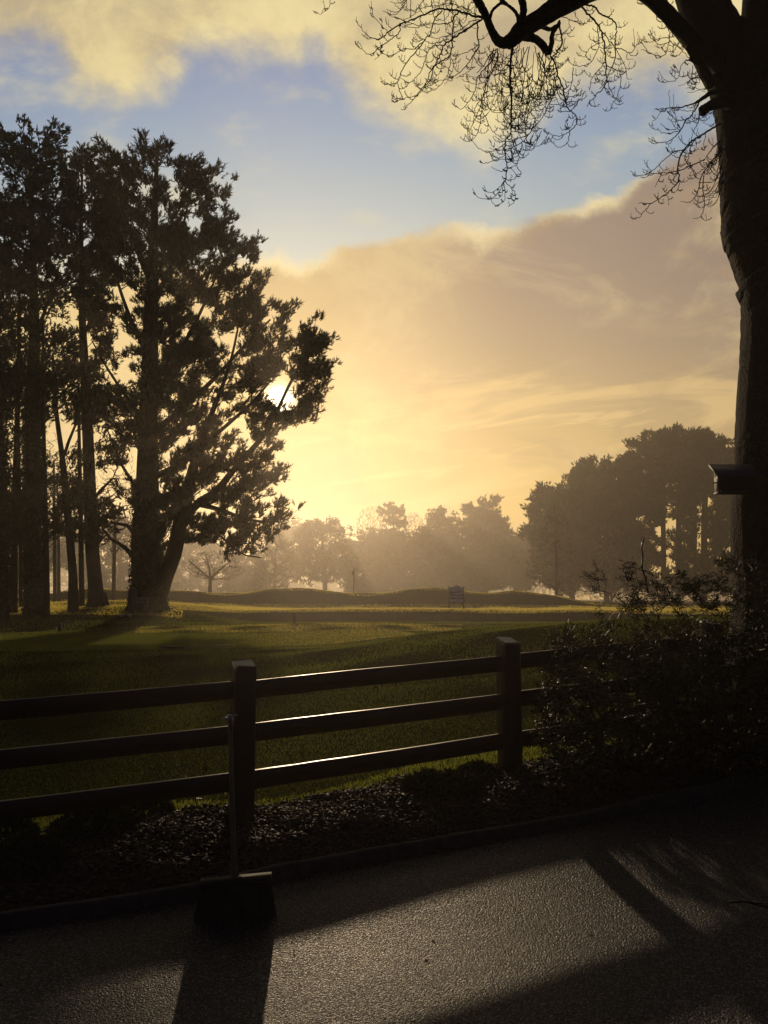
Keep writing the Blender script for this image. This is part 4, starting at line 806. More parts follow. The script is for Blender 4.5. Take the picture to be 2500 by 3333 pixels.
far('pine_tree', 'tallest pine of the dark grove, sky showing between its boughs', 104, [(2160, 1945, 8), (2160, 1800, 8), (2158, 1650, 7), (2156, 1540, 5), (2158, 1440, 3)],
    [([(2040, 1520), (2045, 1465), (2067, 1431), (2085, 1445), (2099, 1410), (2125, 1398), (2164, 1395), (2195, 1404), (2215, 1440), (2220, 1520), (2200, 1600), (2180, 1680), (2120, 1700), (2070, 1680), (2050, 1600)], 1.0), ([(2060, 1700), (2150, 1680), (2130, 1800), (2150, 1935), (2060, 1935)], .35)],
    **{**gr, 'n': 620, 'flat': .5}, gaps=[(2118, 1520, 20, 24, .25), (2140, 1600, 22, 16, .25), (2185, 1560, 14, 30, .25), (2175, 1660, 18, 30, .3), (2080, 1620, 18, 12, .2), (2130, 1470, 12, 8, .3), (2190, 1460, 14, 8, .3)],
    limbs=[[(2158, 1640, 3.5, 0), (2190, 1600, 2.5, .5), (2205, 1560, 2, .8)], [(2158, 1560, 3.5, 0), (2120, 1500, 2.5, -.5), (2095, 1460, 2, -.8)]])
far('pine_tree', 'flat topped pine of the dark grove just left of the big bare trunk', 108, [(2208, 1945, 9), (2209, 1800, 9), (2210, 1650, 8), (2215, 1540, 6), (2225, 1450, 3)],
    [([(2185, 1480), (2195, 1425), (2235, 1402), (2265, 1412), (2290, 1402), (2305, 1420), (2310, 1500), (2290, 1580), (2240, 1600), (2215, 1560), (2190, 1530)], 1.0), ([(2160, 1600), (2280, 1590), (2290, 1840), (2165, 1840)], .22), ([(2195, 1830), (2290, 1830), (2300, 1935), (2180, 1935)], .2)],
    **{**gr, 'n': 560, 'flat': .5}, gaps=[(2240, 1620, 30, 20, .1)])
far('pine_tree', 'rightmost pine of the dark grove partly hidden by the big bare trunk', 106, [(2292, 1945, 10), (2292, 1800, 10), (2294, 1650, 9), (2305, 1550, 6), (2320, 1470, 3)],
    [([(2275, 1500), (2285, 1425), (2310, 1412), (2340, 1430), (2362, 1452), (2380, 1475), (2392, 1500), (2382, 1540), (2400, 1580), (2420, 1640), (2400, 1680), (2360, 1660), (2330, 1600), (2280, 1580)], 1.0), ([(2310, 1690), (2420, 1680), (2420, 1935), (2310, 1935)], .45), ([(2250, 1850), (2330, 1850), (2330, 1935), (2250, 1935)], .12)],
    **{**gr, 'n': 620, 'flat': .5}, gaps=[(2370, 1620, 30, 12, .1), (2390, 1700, 30, 14, .1), (2350, 1560, 20, 10, .3), (2330, 1500, 8, 6, .3)])
far('pine_tree', 'slim pine stem between the flat topped pine and its right neighbour', 112, [(2262, 1945, 6), (2262, 1800, 6), (2262, 1650, 5), (2262, 1500, 3)], [([(2235, 1520), (2290, 1500), (2300, 1600), (2260, 1640), (2235, 1600)], .5), ([(2225, 1690), (2262, 1670), (2255, 1830), (2225, 1840)], .25)],
    **{**gr, **pn(124), 'n': 120, 'flat': .5})
far('bare_tree', 'bare larch like tree with level boughs before the dark grove', 74, [(1812, 1948, 6), (1812, 1850, 5), (1809, 1760, 3.5), (1806, 1690, 2), (1805, 1640, 1)],
    [(1700, 1885), (1715, 1850), (1730, 1800), (1745, 1740), (1765, 1680), (1800, 1630), (1840, 1680), (1862, 1740), (1880, 1800), (1900, 1860), (1890, 1900), (1840, 1925), (1760, 1920)], kind='none', n=1300, bark=M_larch, up=-.25, rt=.018, rmin=.024, maxr=.10, wig=.12, thick=.7, step=.5,
    limbs=[[(1812, 1915, 3, 0), (1770, 1895, 2, .4), (1715, 1870, 1.2, .8)], [(1812, 1905, 3, 0), (1850, 1885, 2, -.4), (1890, 1850, 1.2, -.8)], [(1811, 1850, 2.4, 0), (1775, 1825, 1.6, -.4), (1735, 1800, 1, -.8)], [(1811, 1845, 2.4, 0), (1845, 1825, 1.6, .4), (1875, 1800, 1, .8)]])
for lab, (ua, ub), vt, nn in [('twiggy bare thicket tree right of the larch like tree', (1900, 2080), 1700, 600), ('twiggy bare thicket tree under the tallest pine of the grove', (2050, 2210), 1790, 420), ('twiggy bare thicket tree beside the big bare trunk', (2200, 2400), 1830, 420)]:
    um = (ua + ub) / 2
    far('bare_tree', lab, 80, [(um, 1950, 4), (um, 1900, 3), (um + 4, 1860, 2)], [(ua, 1940), (ua + 5, 1860), (ua + 30, vt + 40), (um - 20, vt), (um + 25, vt + 15), (ub - 20, vt + 50), (ub, 1860), (ub, 1940)], kind='none', n=nn, bark=M_larch, up=.9, rt=.015, rmin=.018, maxr=.08, wig=.15, thick=.7, step=.6)
# woodland so far off that it reads as one mass
m = MB(); cs = []
for q in range(1500):
    u = rng.uniform(-700, 3300); Yw = rng.uniform(480, 540); hgt = 20 + 8 * math.sin(u * .011) + 3 * math.sin(u * .037) + 2 * math.sin(u * .11)
    x = (u - 1250) / F * Yw; cs.append([x, Yw, .8 + hgt * rng.random() ** .7])
for x in np.array_split(np.array(cs), 8): m.add(*leaves(x, 5.4, 30, 2.4, .7))
tag(m.build('distant_woodland', M_fleaf), 'far off woodland along the skyline behind the hazy trees', 'woodland', kind='stuff')
# ------------------------------------------------------------------ the big bare tree on the right
YT = 8.0
xb = base_of(2600, YT)
ash = thing('bare_tree', xb, 'huge bare tree with a black trunk and drooping hooked twigs framing the right side', 'tree')
m = MB()
def limb(pts, Y, sides=22, per=6, wob=.035, rough=.004, dy=None):
    p, r = pxpath(pts, Y); s = spline(np.c_[p, r], per); 
    s[:, :3] += rng.normal(0, rough * .4, (len(s), 3)); tube(m, s[:, :3], s[:, 3] * (1 + rng.normal(0, .004, len(s))), sides, cap=False, wob=wob); return s
limb([(2612, 2560, 265), (2605, 2350, 232), (2602, 2100, 205), (2600, 1930, 193), (2592, 1733, 196), (2600, 1550, 196), (2612, 1432, 205), (2615, 1206, 197), (2618, 1055, 192), (2608, 950, 188), (2588, 880, 190), (2565, 841, 168), (2548, 790, 172), (2536, 740, 180), (2532, 690, 179), (2528, 620, 178), (2520, 543, 173), (2508, 450, 168), (2500, 362, 166), (2486, 300, 164)], YT, 44, 9, .014)
limb([(2500, 380, 160), (2468, 300, 148), (2412, 225, 122), (2360, 150, 100), (2322, 90, 78), (2300, 30, 82), (2272, -60, 84), (2225, -220, 72), (2170, -450, 55)], YT, 30, 9, .016)
limb([(2520, 380, 160), (2516, 260, 138), (2508, 150, 116), (2508, 60, 98), (2520, -60, 94), (2560, -260, 84), (2600, -520, 60)], YT, 30, 9, .016)
YL = 7.4
limb([(2450, 330, 50, .9), (2400, 270, 44, .75), (2340, 205, 36, .45), (2266, 150, 31, .1), (2214, 92, 29, -.3), (2160, 35, 27, -.4), (2100, -20, 28, -.5), (2020, -50, 32, -.6), (1940, -40, 38, -.7), (1870, -8, 40, -.7), (1800, 32, 36, -.7), (1745, 68, 31, -.7), (1700, 95, 31, -.7), (1672, 125, 26, -.7), (1650, 140, 22, -.7)], YL, 16, 5, .05)
limb([(1662, 136, 20, -.7), (1628, 136, 17, -.7), (1605, 108, 14, -.7), (1590, 70, 13, -.7), (1575, 35, 13, -.7), (1552, -5, 14, -.7), (1520, -60, 12, -.7), (1470, -160, 8, -.8)], YL, 12, 5, .06)
limb([(1690, 105, 22, -.7), (1715, 118, 16, -.6), (1745, 128, 13, -.6), (1768, 150, 14, -.6), (1787, 174, 11, -.6)], YL, 10, 5, .06)
limb([(1787, 174, 9, -.6), (1795, 140, 9, -.6), (1798, 110, 8, -.6), (1812, 88, 7, -.6), (1822, 68, 4, -.6)], YL, 8, 5, .08)
limb([(1730, 70, 10, -.7), (1760, 84, 8, -.6), (1790, 95, 7, -.6), (1812, 82, 5, -.6)], YL, 8, 5, .08)
limb([(1700, 60, 13, -.8), (1705, 30, 12, -.9), (1698, 0, 12, -1), (1680, -50, 10, -1), (1650, -120, 6, -1)], YL, 10, 5, .06)
limb([(1672, 110, 9, -.8), (1688, 70, 8, -.8), (1678, 40, 6, -.8), (1655, 18, 5, -.8), (1630, 12, 3.5, -.8), (1604, 28, 2.5, -.8)], YL, 8, 5, .06)
limb([(1650, 15, 6, -.8), (1625, -10, 7, -.8), (1600, -60, 6, -.8)], YL, 8, 5, .06)
limb([(1594, 66, 6, -.8), (1604, 34, 5.5, -.8), (1630, 8, 5, -.8), (1660, -30, 4, -.8)], YL, 8, 5, .06)
limb([(2375, 330, 26, .45), (2335, 330, 18, .0), (2305, 345, 15, -.45), (2283, 357, 14, -.5)], YL, 10, 4, .1)
limb([(2370, 338, 12, .45), (2325, 346, 12, .0), (2310, 352, 11, -.35), (2290, 366, 12, -.4), (2288, 372, 8, -.4)], YL, 8, 4, .1)
limb([(2370, 296, 8, .45), (2325, 300, 8, .0), (2310, 305, 9, -.3), (2280, 325, 7, -.4), (2262, 335, 4, -.45)], YL, 8, 4, .1)
limb([(2310, 270, 20, .4), (2285, 220, 20, .1), (2262, 175, 18, -.15), (2240, 150, 12, -.2)], YL, 9, 4, .1)
limb([(2255, 190, 5, -.3), (2250, 190, 9, -.3), (2266, 205, 6, -.3), (2278, 218, 4, -.2)], YL, 8, 4, .1)
limb([(2420, 75, 8, .3), (2408, 62, 6, .4), (2392, 30, 5, .5), (2372, 5, 4, .6), (2350, -30, 3, .7)], YT, 8, 4, .1)
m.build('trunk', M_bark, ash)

k3, k5, k6 = 600 / 1659, 550 / 1659, 450 / 1382
def R3(*p): return [(1100 + x * k3, y * k3) for x, y in p]
def R4(*p): return [(1600 + x * k3, y * k3) for x, y in p]
def R5(*p): return [(1450 + x * k5, 250 + y * k5) for x, y in p]
def R6(*p): return [(2050 + x * k6, y * k6) for x, y in p]
TW = [
 (6.5, 1.4, R3((1310, 160), (1200, 140), (1100, 100), (1000, 90), (900, 80), (800, 120), (700, 165), (570, 215), (450, 290), (400, 338), (350, 350), (280, 330), (220, 270), (210, 215))),
 (3.0, 1.2, R3((560, 220), (550, 290), (470, 360), (390, 410), (340, 460), (280, 490), (230, 450), (185, 380))),
 (2.0, 1.2, R3((390, 410), (380, 490), (330, 540))),
 (4.0, 1.3, R3((940, 95), (880, 160), (850, 230), (820, 320), (720, 410), (690, 440), (590, 445), (500, 490), (430, 490), (320, 410))),
 (6.0, 1.3, R3((1330, 150), (1220, 220), (1130, 280), (1030, 350), (960, 405), (930, 470), (900, 540), (850, 620), (800, 730), (720, 840), (650, 930), (580, 975))),
 (3.0, 1.2, R3((960, 405), (860, 410), (800, 490), (770, 590), (710, 690), (650, 740), (590, 720), (560, 690))),
 (3.5, 1.2, R3((780, 360), (700, 470), (600, 590), (560, 680), (535, 740), (470, 755), (400, 730), (385, 690))),
 (2.2, 1.2, R3((535, 740), (560, 830), (580, 885), (530, 905), (490, 870), (485, 820))),
 (5.0, 1.2, R3((1080, 110), (1040, 170), (1030, 300), (1020, 480), (950, 540), (870, 600), (830, 720), (780, 780), (720, 850), (600, 885), (520, 890))),
 (4.5, 1.2, R3((1255, 190), (1258, 330), (1270, 420), (1230, 480), (1190, 540), (1140, 610), (1060, 680), (950, 720), (800, 760))),
 (3.5, 2.0, R3((1440, 440), (1380, 480), (1330, 560), (1250, 660))),
 (4.0, 1.2, R3((1430, 450), (1440, 510), (1400, 620), (1350, 730), (1310, 850), (1280, 960), (1220, 1100), (1180, 1180), (1150, 1120))),
 (3.5, 1.2, R3((1420, 470), (1380, 550), (1300, 640), (1250, 720), (1240, 800), (1200, 880), (1120, 980), (1060, 940))),
 (2.5, 1.1, R3((1320, 140), (1240, 130), (1180, 90), (1100, 60), (1000, 30), (900, 50), (800, 60), (680, 90), (600, 60), (520, -10))),
 (2.5, 1.1, R3((1280, 180), (1200, 190), (1120, 260), (1040, 300), (930, 340), (860, 340), (830, 310))),
 (3.0, 1.1, R3((1030, 150), (1010, 200), (930, 215), (850, 210), (740, 230), (620, 200), (540, 160), (480, 145), (470, 100))),
 (2.5, 1.1, R3((740, 150), (740, 230), (700, 250), (620, 240), (580, 210))),
 (2.0, 1.1, R3((450, 285), (400, 240), (310, 130), (280, 40)), ), (1.8, 1.1, R3((315, 130), (305, 10))), (1.6, 1.0, R3((400, 240), (395, 160))),
 (2.5, 1.1, R3((1000, 350), (900, 380), (840, 390), (760, 350), (720, 370), (680, 300))),
 (2.5, 1.1, R3((1270, 400), (1180, 460), (1080, 490), (1030, 490))), (2.2, 1.1, R3((1010, 500), (1040, 600), (1000, 700), (960, 760))),
 (2.2, 1.1, R3((1000, 480), (1010, 560), (980, 680), (900, 790), (860, 800), (790, 770))), (2.2, 1.0, R3((1060, 20), (1070, 80), (1040, 170))), (2.2, 1.0, R3((1130, 0), (1130, 60), (1090, 100))), (2.0, 1.0, R3((1210, 0), (1170, 90), (1150, 190))),
 (2.2, 1.0, R3((960, 10), (990, 80), (1090, 180), (1100, 260), (1060, 330))), (2.0, 1.0, R3((1215, 500), (1200, 600), (1150, 660), (1060, 700))), (2.0, 1.0, R3((940, 540), (920, 640), (870, 700), (800, 740))),
 (8.0, 4.0, R4((190, 400), (175, 520), (170, 700), (178, 900), (178, 1100))),
 (4.2, 2.6, R5((655, 100), (650, 200), (645, 400), (640, 560), (590, 620), (585, 750), (602, 860), (592, 1000), (575, 1025))),
 (1.8, 1.1, R5((575, 1025), (520, 1090), (470, 1130), (410, 1125), (375, 1065))), (2.0, 1.1, R5((575, 1025), (510, 1150), (430, 1195), (320, 1180), (270, 1105))),
 (1.8, 1.1, R5((575, 1025), (585, 1190), (550, 1240), (490, 1260), (450, 1220), (445, 1170))), (2.0, 1.1, R5((575, 1025), (660, 1105), (690, 1170), (670, 1230), (620, 1280))), (1.8, 1.0, R5((575, 1025), (550, 1160), (500, 1190), (420, 1180), (390, 1140))), (1.4, 1.0, R5((660, 1110), (650, 1170), (620, 1160))), (1.4, 1.0, R5((630, 1270), (615, 1225))),
 (3.0, 1.4, R5((640, 560), (670, 660), (715, 760), (715, 820), (690, 870), (620, 890))), (2.0, 1.1, R5((700, 870), (740, 950), (690, 955), (640, 890))), (2.0, 1.1, R5((600, 890), (540, 935), (455, 880))), (2.0, 1.1, R5((590, 760), (480, 820), (380, 850), (340, 825))),
 (2.4, 1.1, R5((600, 630), (540, 690), (430, 735), (330, 700), (250, 610), (205, 510))), (1.8, 1.0, R5((260, 620), (265, 520))), (2.4, 1.1, R5((350, 160), (360, 300), (330, 480), (310, 560), (250, 620), (215, 455))), (2.4, 1.1, R5((400, 150), (300, 290), (280, 400), (265, 480))),
 (3.0, 1.3, R5((880, 440), (820, 560), (720, 600), (620, 635), (520, 610), (475, 570))), (2.6, 1.2, R5((820, 560), (760, 640), (660, 690), (560, 715), (430, 705))), (2.4, 1.1, R5((750, 640), (745, 700), (690, 780), (600, 810), (520, 800), (450, 740))),
 (2.6, 1.2, R5((360, 330), (400, 420), (470, 540), (540, 580), (640, 560))), (2.8, 1.2, R5((1060, 60), (1060, 170), (1000, 300), (940, 420), (860, 500), (840, 520))), (2.4, 1.1, R5((860, 500), (780, 510), (720, 480), (710, 440))),
 (5.0, 1.6, R4((530, 510), (570, 570), (600, 680), (640, 800), (665, 910), (690, 970), (740, 1020), (770, 1060), (765, 1106))), (3.0, 1.3, R5((1290, 400), (1280, 470), (1220, 540), (1210, 620), (1160, 680), (1090, 685), (1060, 630))),
 (2.2, 1.1, R5((1220, 540), (1120, 580), (1030, 560), (985, 530))), (2.0, 1.0, R5((1280, 410), (1220, 500), (1185, 450), (1190, 415))), (2.0, 1.0, R5((1215, 500), (1150, 520), (1125, 490))), (2.2, 1.1, R5((1220, 335), (1150, 345), (1125, 320), (1140, 260))),
 (3.0, 1.2, R4((570, 700), (580, 800), (620, 880), (680, 915), (770, 910), (850, 840))), (2.5, 1.1, R4((740, 610), (720, 740), (700, 810), (630, 880))), (2.4, 1.1, R4((560, 560), (560, 720), (570, 820), (560, 870))),
 (6.0, 1.8, R4((780, 15), (860, 120), (940, 200), (980, 260), (1000, 350), (1030, 500), (1030, 650), (1040, 720), (1000, 800), (900, 900), (860, 950))), (5.5, 1.8, R4((785, 10), (870, 48), (920, 55), (980, 125), (1050, 150), (1120, 220), (1115, 330), (1110, 420), (1110, 540), (1060, 650), (1020, 740), (970, 800))),
 (3.0, 1.2, R4((980, 260), (1060, 360), (1110, 420), (1200, 590), (1220, 700), (1260, 715))), (3.0, 1.2, R4((950, 220), (965, 320), (970, 390), (950, 460), (900, 550), (830, 590), (770, 590), (755, 545))), (2.2, 1.1, R4((970, 390), (900, 420), (860, 470), (830, 515), (780, 475))),
 (3.0, 1.2, R4((1110, 440), (1180, 440), (1250, 480), (1300, 410), (1335, 370))), (1.8, 1.0, R4((1290, 420), (1280, 260))), (2.0, 1.0, R4((1220, 480), (1220, 530), (1275, 530))), (2.6, 1.1, R4((1020, 560), (940, 660), (900, 720), (885, 810), (870, 780))),
 (2.6, 1.1, R4((1040, 590), (1150, 650), (1160, 760), (1130, 870), (1090, 930), (1090, 970), (1140, 970))), (2.2, 1.1, R4((1040, 730), (1090, 850), (1140, 890), (1190, 860))), (2.0, 1.0, R4((930, 690), (960, 740), (1030, 700))), (2.0, 1.0, R4((1010, 640), (970, 640))), (2.2, 1.0, R4((1090, 420), (1020, 480), (990, 570))), (2.0, 1.0, R4((1015, 790), (1050, 850), (1070, 810))),
 (6.0, 2.0, R4((610, 190), (620, 280), (635, 380), (600, 450), (560, 500), (530, 560), (510, 640), (480, 760))), (2.2, 1.1, R4((660, 340), (640, 450), (600, 500))), (2.0, 1.0, R4((530, 510), (600, 560), (650, 580), (675, 530))),
 (2.4, 1.1, R4((610, 140), (700, 170), (800, 210), (860, 200), (865, 160))), (2.0, 1.0, R4((740, 40), (760, 140), (800, 200))), (2.0, 1.0, R4((700, 60), (760, 140))), (2.2, 1.0, R4((560, 315), (660, 300), (700, 240), (690, 180))), (2.0, 1.0, R4((680, 310), (710, 330), (750, 325))),
 (2.4, 1.1, R4((1600, 350), (1580, 470), (1520, 505), (1420, 470), (1360, 390), (1310, 290))), (1.6, 1.0, R4((1400, 450), (1340, 450))), (2.2, 1.0, R4((1610, 375), (1500, 400), (1440, 310))), (2.2, 1.0, R4((1600, 340), (1500, 350), (1420, 380), (1380, 350))), (3.0, 1.4, R4((1490, 130), (1490, 180), (1560, 210), (1600, 280), (1600, 350))),
 (2.0, 1.0, R6((120, 20), (140, 35), (80, 25), (70, 0))), (1.8, 1.0, [(1075, 0), (1070, 25), (1045, 44), (1018, 34)]), (1.6, 1.0, [(1050, 0), (1058, 22), (1048, 42)]),
 (2.4, 1.1, R6((400, 340), (390, 380), (430, 430), (520, 500), (600, 580), (630, 600))), (2.2, 1.1, R6((600, 600), (540, 620), (500, 700), (480, 780), (430, 810), (350, 800), (290, 710))), (1.8, 1.0, R6((485, 730), (440, 640))),
 (2.4, 1.1, R6((500, 360), (540, 430), (530, 500), (480, 550), (420, 540), (400, 480))), (2.0, 1.0, R6((630, 660), (620, 780), (660, 840), (640, 880), (570, 880))), (2.0, 1.0, R6((700, 700), (690, 840))), (2.2, 1.0, R6((800, 860), (740, 790), (640, 780), (570, 830), (490, 860))), (2.2, 1.0, R6((760, 740), (660, 765), (570, 830), (640, 870), (760, 915))), (1.8, 1.0, R6((790, 870), (700, 900), (570, 932))),
 (2.2, 1.0, R6((380, 0), (400, 70), (460, 105), (480, 140))),
 (5.0, 1.8, R6((690, 1010), (650, 1030), (530, 1065), (400, 1080), (250, 1095))), (1.8, 1.0, R6((320, 1090), (280, 1170), (220, 1215))), (4.2, 1.2, R6((690, 1030), (620, 1150), (560, 1200), (510, 1300), (440, 1380), (360, 1420), (270, 1420), (180, 1375))), (2.0, 1.0, R6((260, 1420), (225, 1365))), (2.2, 1.0, R6((560, 1200), (450, 1190), (400, 1080), (400, 900))), (2.0, 1.0, R6((510, 1290), (460, 1180), (435, 940))),
 (2.4, 1.1, R6((510, 1300), (400, 1330), (320, 1320), (265, 1280))), (2.0, 1.0, R6((460, 1300), (380, 1290), (305, 1240))), (2.2, 1.1, R6((640, 1040), (640, 1100), (550, 1105), (460, 1090))), (3.4, 1.4, R6((700, 1130), (680, 1230), (640, 1300))),
 (6.0, 1.6, R6((905, 1232), (800, 1300), (660, 1380), (560, 1470), (500, 1570), (480, 1680), (490, 1800), (430, 1880), (330, 1960), (220, 2030), (80, 2035))), (2.6, 1.2, R6((540, 1500), (440, 1520), (320, 1620), (200, 1720), (90, 1755), (0, 1710))),
 (5.0, 1.4, R6((915, 1390), (830, 1480), (730, 1615))), (3.4, 1.2, R6((750, 1590), (600, 1660), (470, 1710), (340, 1725), (220, 1730), (130, 1690))), (4.2, 1.3, R6((915, 1500), (830, 1600), (740, 1720), (700, 1830), (670, 1940), (600, 2020), (510, 2015))), (3.0, 1.2, R6((740, 1750), (730, 1880), (745, 2000), (740, 2090), (700, 2170), (640, 2190))),
 (2.4, 1.1, R6((220, 2030), (150, 2110), (80, 2180), (20, 2165))), (1.8, 1.0, R6((330, 1960), (380, 1960), (390, 2050))), (2.4, 1.1, R6((920, 1560), (800, 1640), (720, 1700), (650, 1740), (590, 1760))), (2.2, 1.1, R6((900, 1820), (880, 1910), (790, 1905))), (2.4, 1.1, R6((760, 1620), (830, 1720), (890, 1780), (900, 1840))), (2.4, 1.1, R6((920, 1450), (900, 1560), (880, 1700), (830, 1740))),
 (2.2, 1.0, R6((500, 1560), (600, 1440), (640, 1300))), (2.2, 1.0, R6((660, 1380), (600, 1500), (580, 1600), (520, 1650), (500, 1640))), (2.0, 1.0, R6((660, 1390), (660, 1480), (610, 1540), (560, 1500))), (2.0, 1.0, R6((760, 1330), (740, 1440), (750, 1500), (700, 1490))), (2.4, 1.1, R6((490, 1700), (440, 1780), (400, 1830))), (2.0, 1.0, R6((490, 1780), (495, 1850), (465, 1925))), (2.0, 1.0, R6((320, 1730), (290, 1800), (250, 1870))),
 (2.0, 1.0, R6((890, 1150), (850, 1230), (790, 1250), (730, 1220))), (2.4, 1.1, R6((870, 1100), (800, 1130), (720, 1180), (640, 1190))),
]
m = MB(); tw_pts = []
def twig(px, r0, r1, Yb, amp=.35):
    a = np.array(px, float); ph = rng.uniform(0, 6.28, 2); n = len(a); u_ = a[0, 0]; base_y = .30 * math.sin(a[0, 0] * .013 + 1) + .25 * math.sin(a[0, 1] * .02)
    t = np.linspace(0, 1, n); dy = base_y + amp * np.sin(t * 2.2 + ph[0]) * t
    pts = np.array([P(u, v, Yb + d) for (u, v), d in zip(a, dy)]); rr = np.interp(t, [0, .75, 1], [r0, (r0 + r1 * 2) / 3, r1]) / F * Yb * .62
    s = spline(np.c_[pts, rr], 5); s[:, :3] += rng.normal(0, .0035, (len(s), 3)); tube(m, s[:, :3], np.maximum(s[:, 3], .0022), 5, cap=False); return s, spline(np.c_[a, dy], 5)
def hook(u, v, du, dv, L, Yb, r0, rec=True):
    """a side shoot that sets off in its direction and sweeps up"""
    n = 6; p = [(u, v)]; d = unit([du, dv]); 
    for q in range(n): d = unit(d + np.array([.10 * np.sign(du), -.26 - .05 * q])); u += d[0] * L / n; v += d[1] * L / n; p.append((u, v))
    twig(p, r0, .9, Yb, .12)
    if rec:
        for q in (2, 4):
            if rng.random() < .75:
                a, b = p[q]; sgn = rng.choice([-1, 1]); twig([(a, b), (a + sgn * 4, b - 5), (a + sgn * 5 + rng.normal(0, 2), b - 12 - rng.random() * 10)], 1.1, .9, Yb, .03)
for r0, r1, px in TW:
    right = np.mean([q[0] for q in px]) > 2020; Yb = 7.3 if right else 6.8
    s, uv = twig(px, r0, r1, Yb)
    Ltot = np.hypot(*np.diff(uv[:, :2], axis=0).T).sum(); nb = int(Ltot / 26)
    for q in range(nb):
        k = int((.12 + .86 * (q + rng.random()) / max(nb, 1)) * (len(uv) - 2)); tg = unit(uv[min(k + 1, len(uv) - 1), :2] - uv[k, :2])
        side = 1 if q % 2 else -1; d = unit(tg * .55 + np.array([-tg[1], tg[0]]) * side * .8); Lh = rng.uniform(14, 46) * (1.0 if r0 > 2.1 else .45)
        if d[1] < -.55: continue
        hook(uv[k, 0], uv[k, 1], d[0], d[1], Lh, Yb + uv[k, 2], min(r0 * .5, 1.7), rec=Lh > 22)
# the dense hanging skein under the big limb, and the tangle left of it
for q in range(27):
    u = rng.uniform(1600, 1790); v = 150 + abs(u - 1680) * .1 + rng.uniform(-10, 20); u2 = u + rng.normal(-15, 40); L = rng.uniform(120, 330) * (1.1 - abs(u2 - 1700) / 260)
    L = max(L, 70); p = [(u, v), (u + (u2 - u) * .3 + rng.normal(0, 6), v + L * .3), (u + (u2 - u) * .7 + rng.normal(0, 8), v + L * .6), (u2, v + L * .85)]
    sg = rng.choice([-1, 1]); p += [(u2 + sg * 14, v + L), (u2 + sg * 42, v + L * 1.03), (u2 + sg * 66, v + L * .96), (u2 + sg * 78, v + L * .88)]
    s, uv = twig(p, rng.uniform(1.6, 2.8), 1.0, 6.8, .5)
    for w_ in range(int(L / 34)):
        k = rng.integers(6, len(uv) - 6); tg = unit(uv[k + 1, :2] - uv[k, :2]); sd2 = rng.choice([-1, 1]); d = unit(tg * .6 + np.array([-tg[1], tg[0]]) * sd2)
        hook(uv[k, 0], uv[k, 1], d[0], d[1], rng.uniform(20, 55), 6.8 + uv[k, 2], 1.5, rec=True)
for q in range(22):
    u = rng.uniform(1330, 1560); v = rng.uniform(-60, 10); dx_ = rng.uniform(-70, 50); L = rng.uniform(40, 90)
    p = [(u, v), (u + dx_ * .3, v + L * .5), (u + dx_ * .6, v + L * .85), (u + dx_, v + L), (u + dx_ * 1.5, v + L * .85)]
    twig(p, 2.2, 1.0, 6.9)
for q in range(18):
    v = rng.uniform(430, 600); u = 2352 + (v - 500) * .06; L = rng.uniform(40, 120); p = [(u, v), (u - 12, v + L * .4), (u - 20 - rng.random() * 30, v + L * .9), (u - 50 - rng.random() * 30, v + L)]; twig(p, 2.4, 1.0, 7.4)
for q in range(130):                                            # whiskers and lichen on the trunk's lit edge
    v = rng.uniform(540, 2000); u = np.interp(v, [543, 687, 750, 841, 950, 1206, 1432, 1733, 2000], [2347, 2353, 2372, 2400, 2420, 2420, 2408, 2397, 2408]); twig([(u + 6, v), (u - 1, v - 3), (u - rng.uniform(2, 6), v - rng.uniform(2, 9))], 1.0, .8, 7.95, .02)
m.build('twigs', M_bark, ash)

# nest box fixed to the trunk
YB = 7.45
M_box = mat('weathered nest box wood', (.022, .016, .014), .6, .3, var=.3, vscale=8, bump=.4, bscale=30)
M_felt = mat('grey roof felt', (.035, .034, .040), .6, .3)
pb = P(2385, 1580, YB); bxw = .25
nest = thing('nest_box', P(2385, 1602, YB), 'dark wooden nest box with a felt roof fixed to the big bare trunk', 'nest box')
c0 = P(2338, 1601, YB); c1 = P(2338, 1552, YB); hgt_ = c1[2] - c0[2]; m = MB()
xL = c0[0]; xR = xL + .34; yF, yB_ = YB - .08, YB + .08; z0, z1 = c0[2], c0[2] + hgt_; zr = z1 + .11; ym = YB
m.add([[xL, yF, z0], [xR, yF, z0], [xR, yB_, z0], [xL, yB_, z0], [xL, yF, z1], [xR, yF, z1], [xR, yB_, z1], [xL, yB_, z1], [xL, yB_, zr], [xR, yB_, zr]], [[0, 3, 2, 1], [0, 1, 5, 4], [2, 3, 7, 6], [3, 0, 4, 7], [1, 2, 6, 5]]); m.add([[xL, yF, z1], [xL, yB_, z1], [xL, yB_, zr], [xR, yF, z1], [xR, yB_, z1], [xR, yB_, zr]], [[0, 2, 1], [3, 4, 5]]); m.build('box', M_box, nest)
m = MB(); xo = xL - .045; q = np.array([[xo, yF - .05, z1 - .035], [xR + .04, yF - .05, z1 - .035], [xR + .04, yB_ + .01, zr + .016], [xo, yB_ + .01, zr + .016]])
n_ = unit(np.cross(q[1] - q[0], q[3] - q[0])); m.add(np.vstack([q, q + n_ * .016]), [[0, 3, 2, 1], [4, 5, 6, 7], [0, 1, 5, 4], [1, 2, 6, 5], [2, 3, 7, 6], [3, 0, 4, 7]]); m.build('roof', M_felt, nest)
m = MB(); tube(m, [[xL - .068, ym - .03, z0 + .085], [xL + .01, ym - .03, z0 + .085]], [.006, .006], 8); m.build('perch', M_box, nest)
m = MB(); m.box([xL + .17, yF + .0 - .006, z0 - .008], (.36, .02, .016)); m.box([xL + .17, YB, z0 - .009], (.36, .17, .014)); m.build('base_board', M_box, nest)

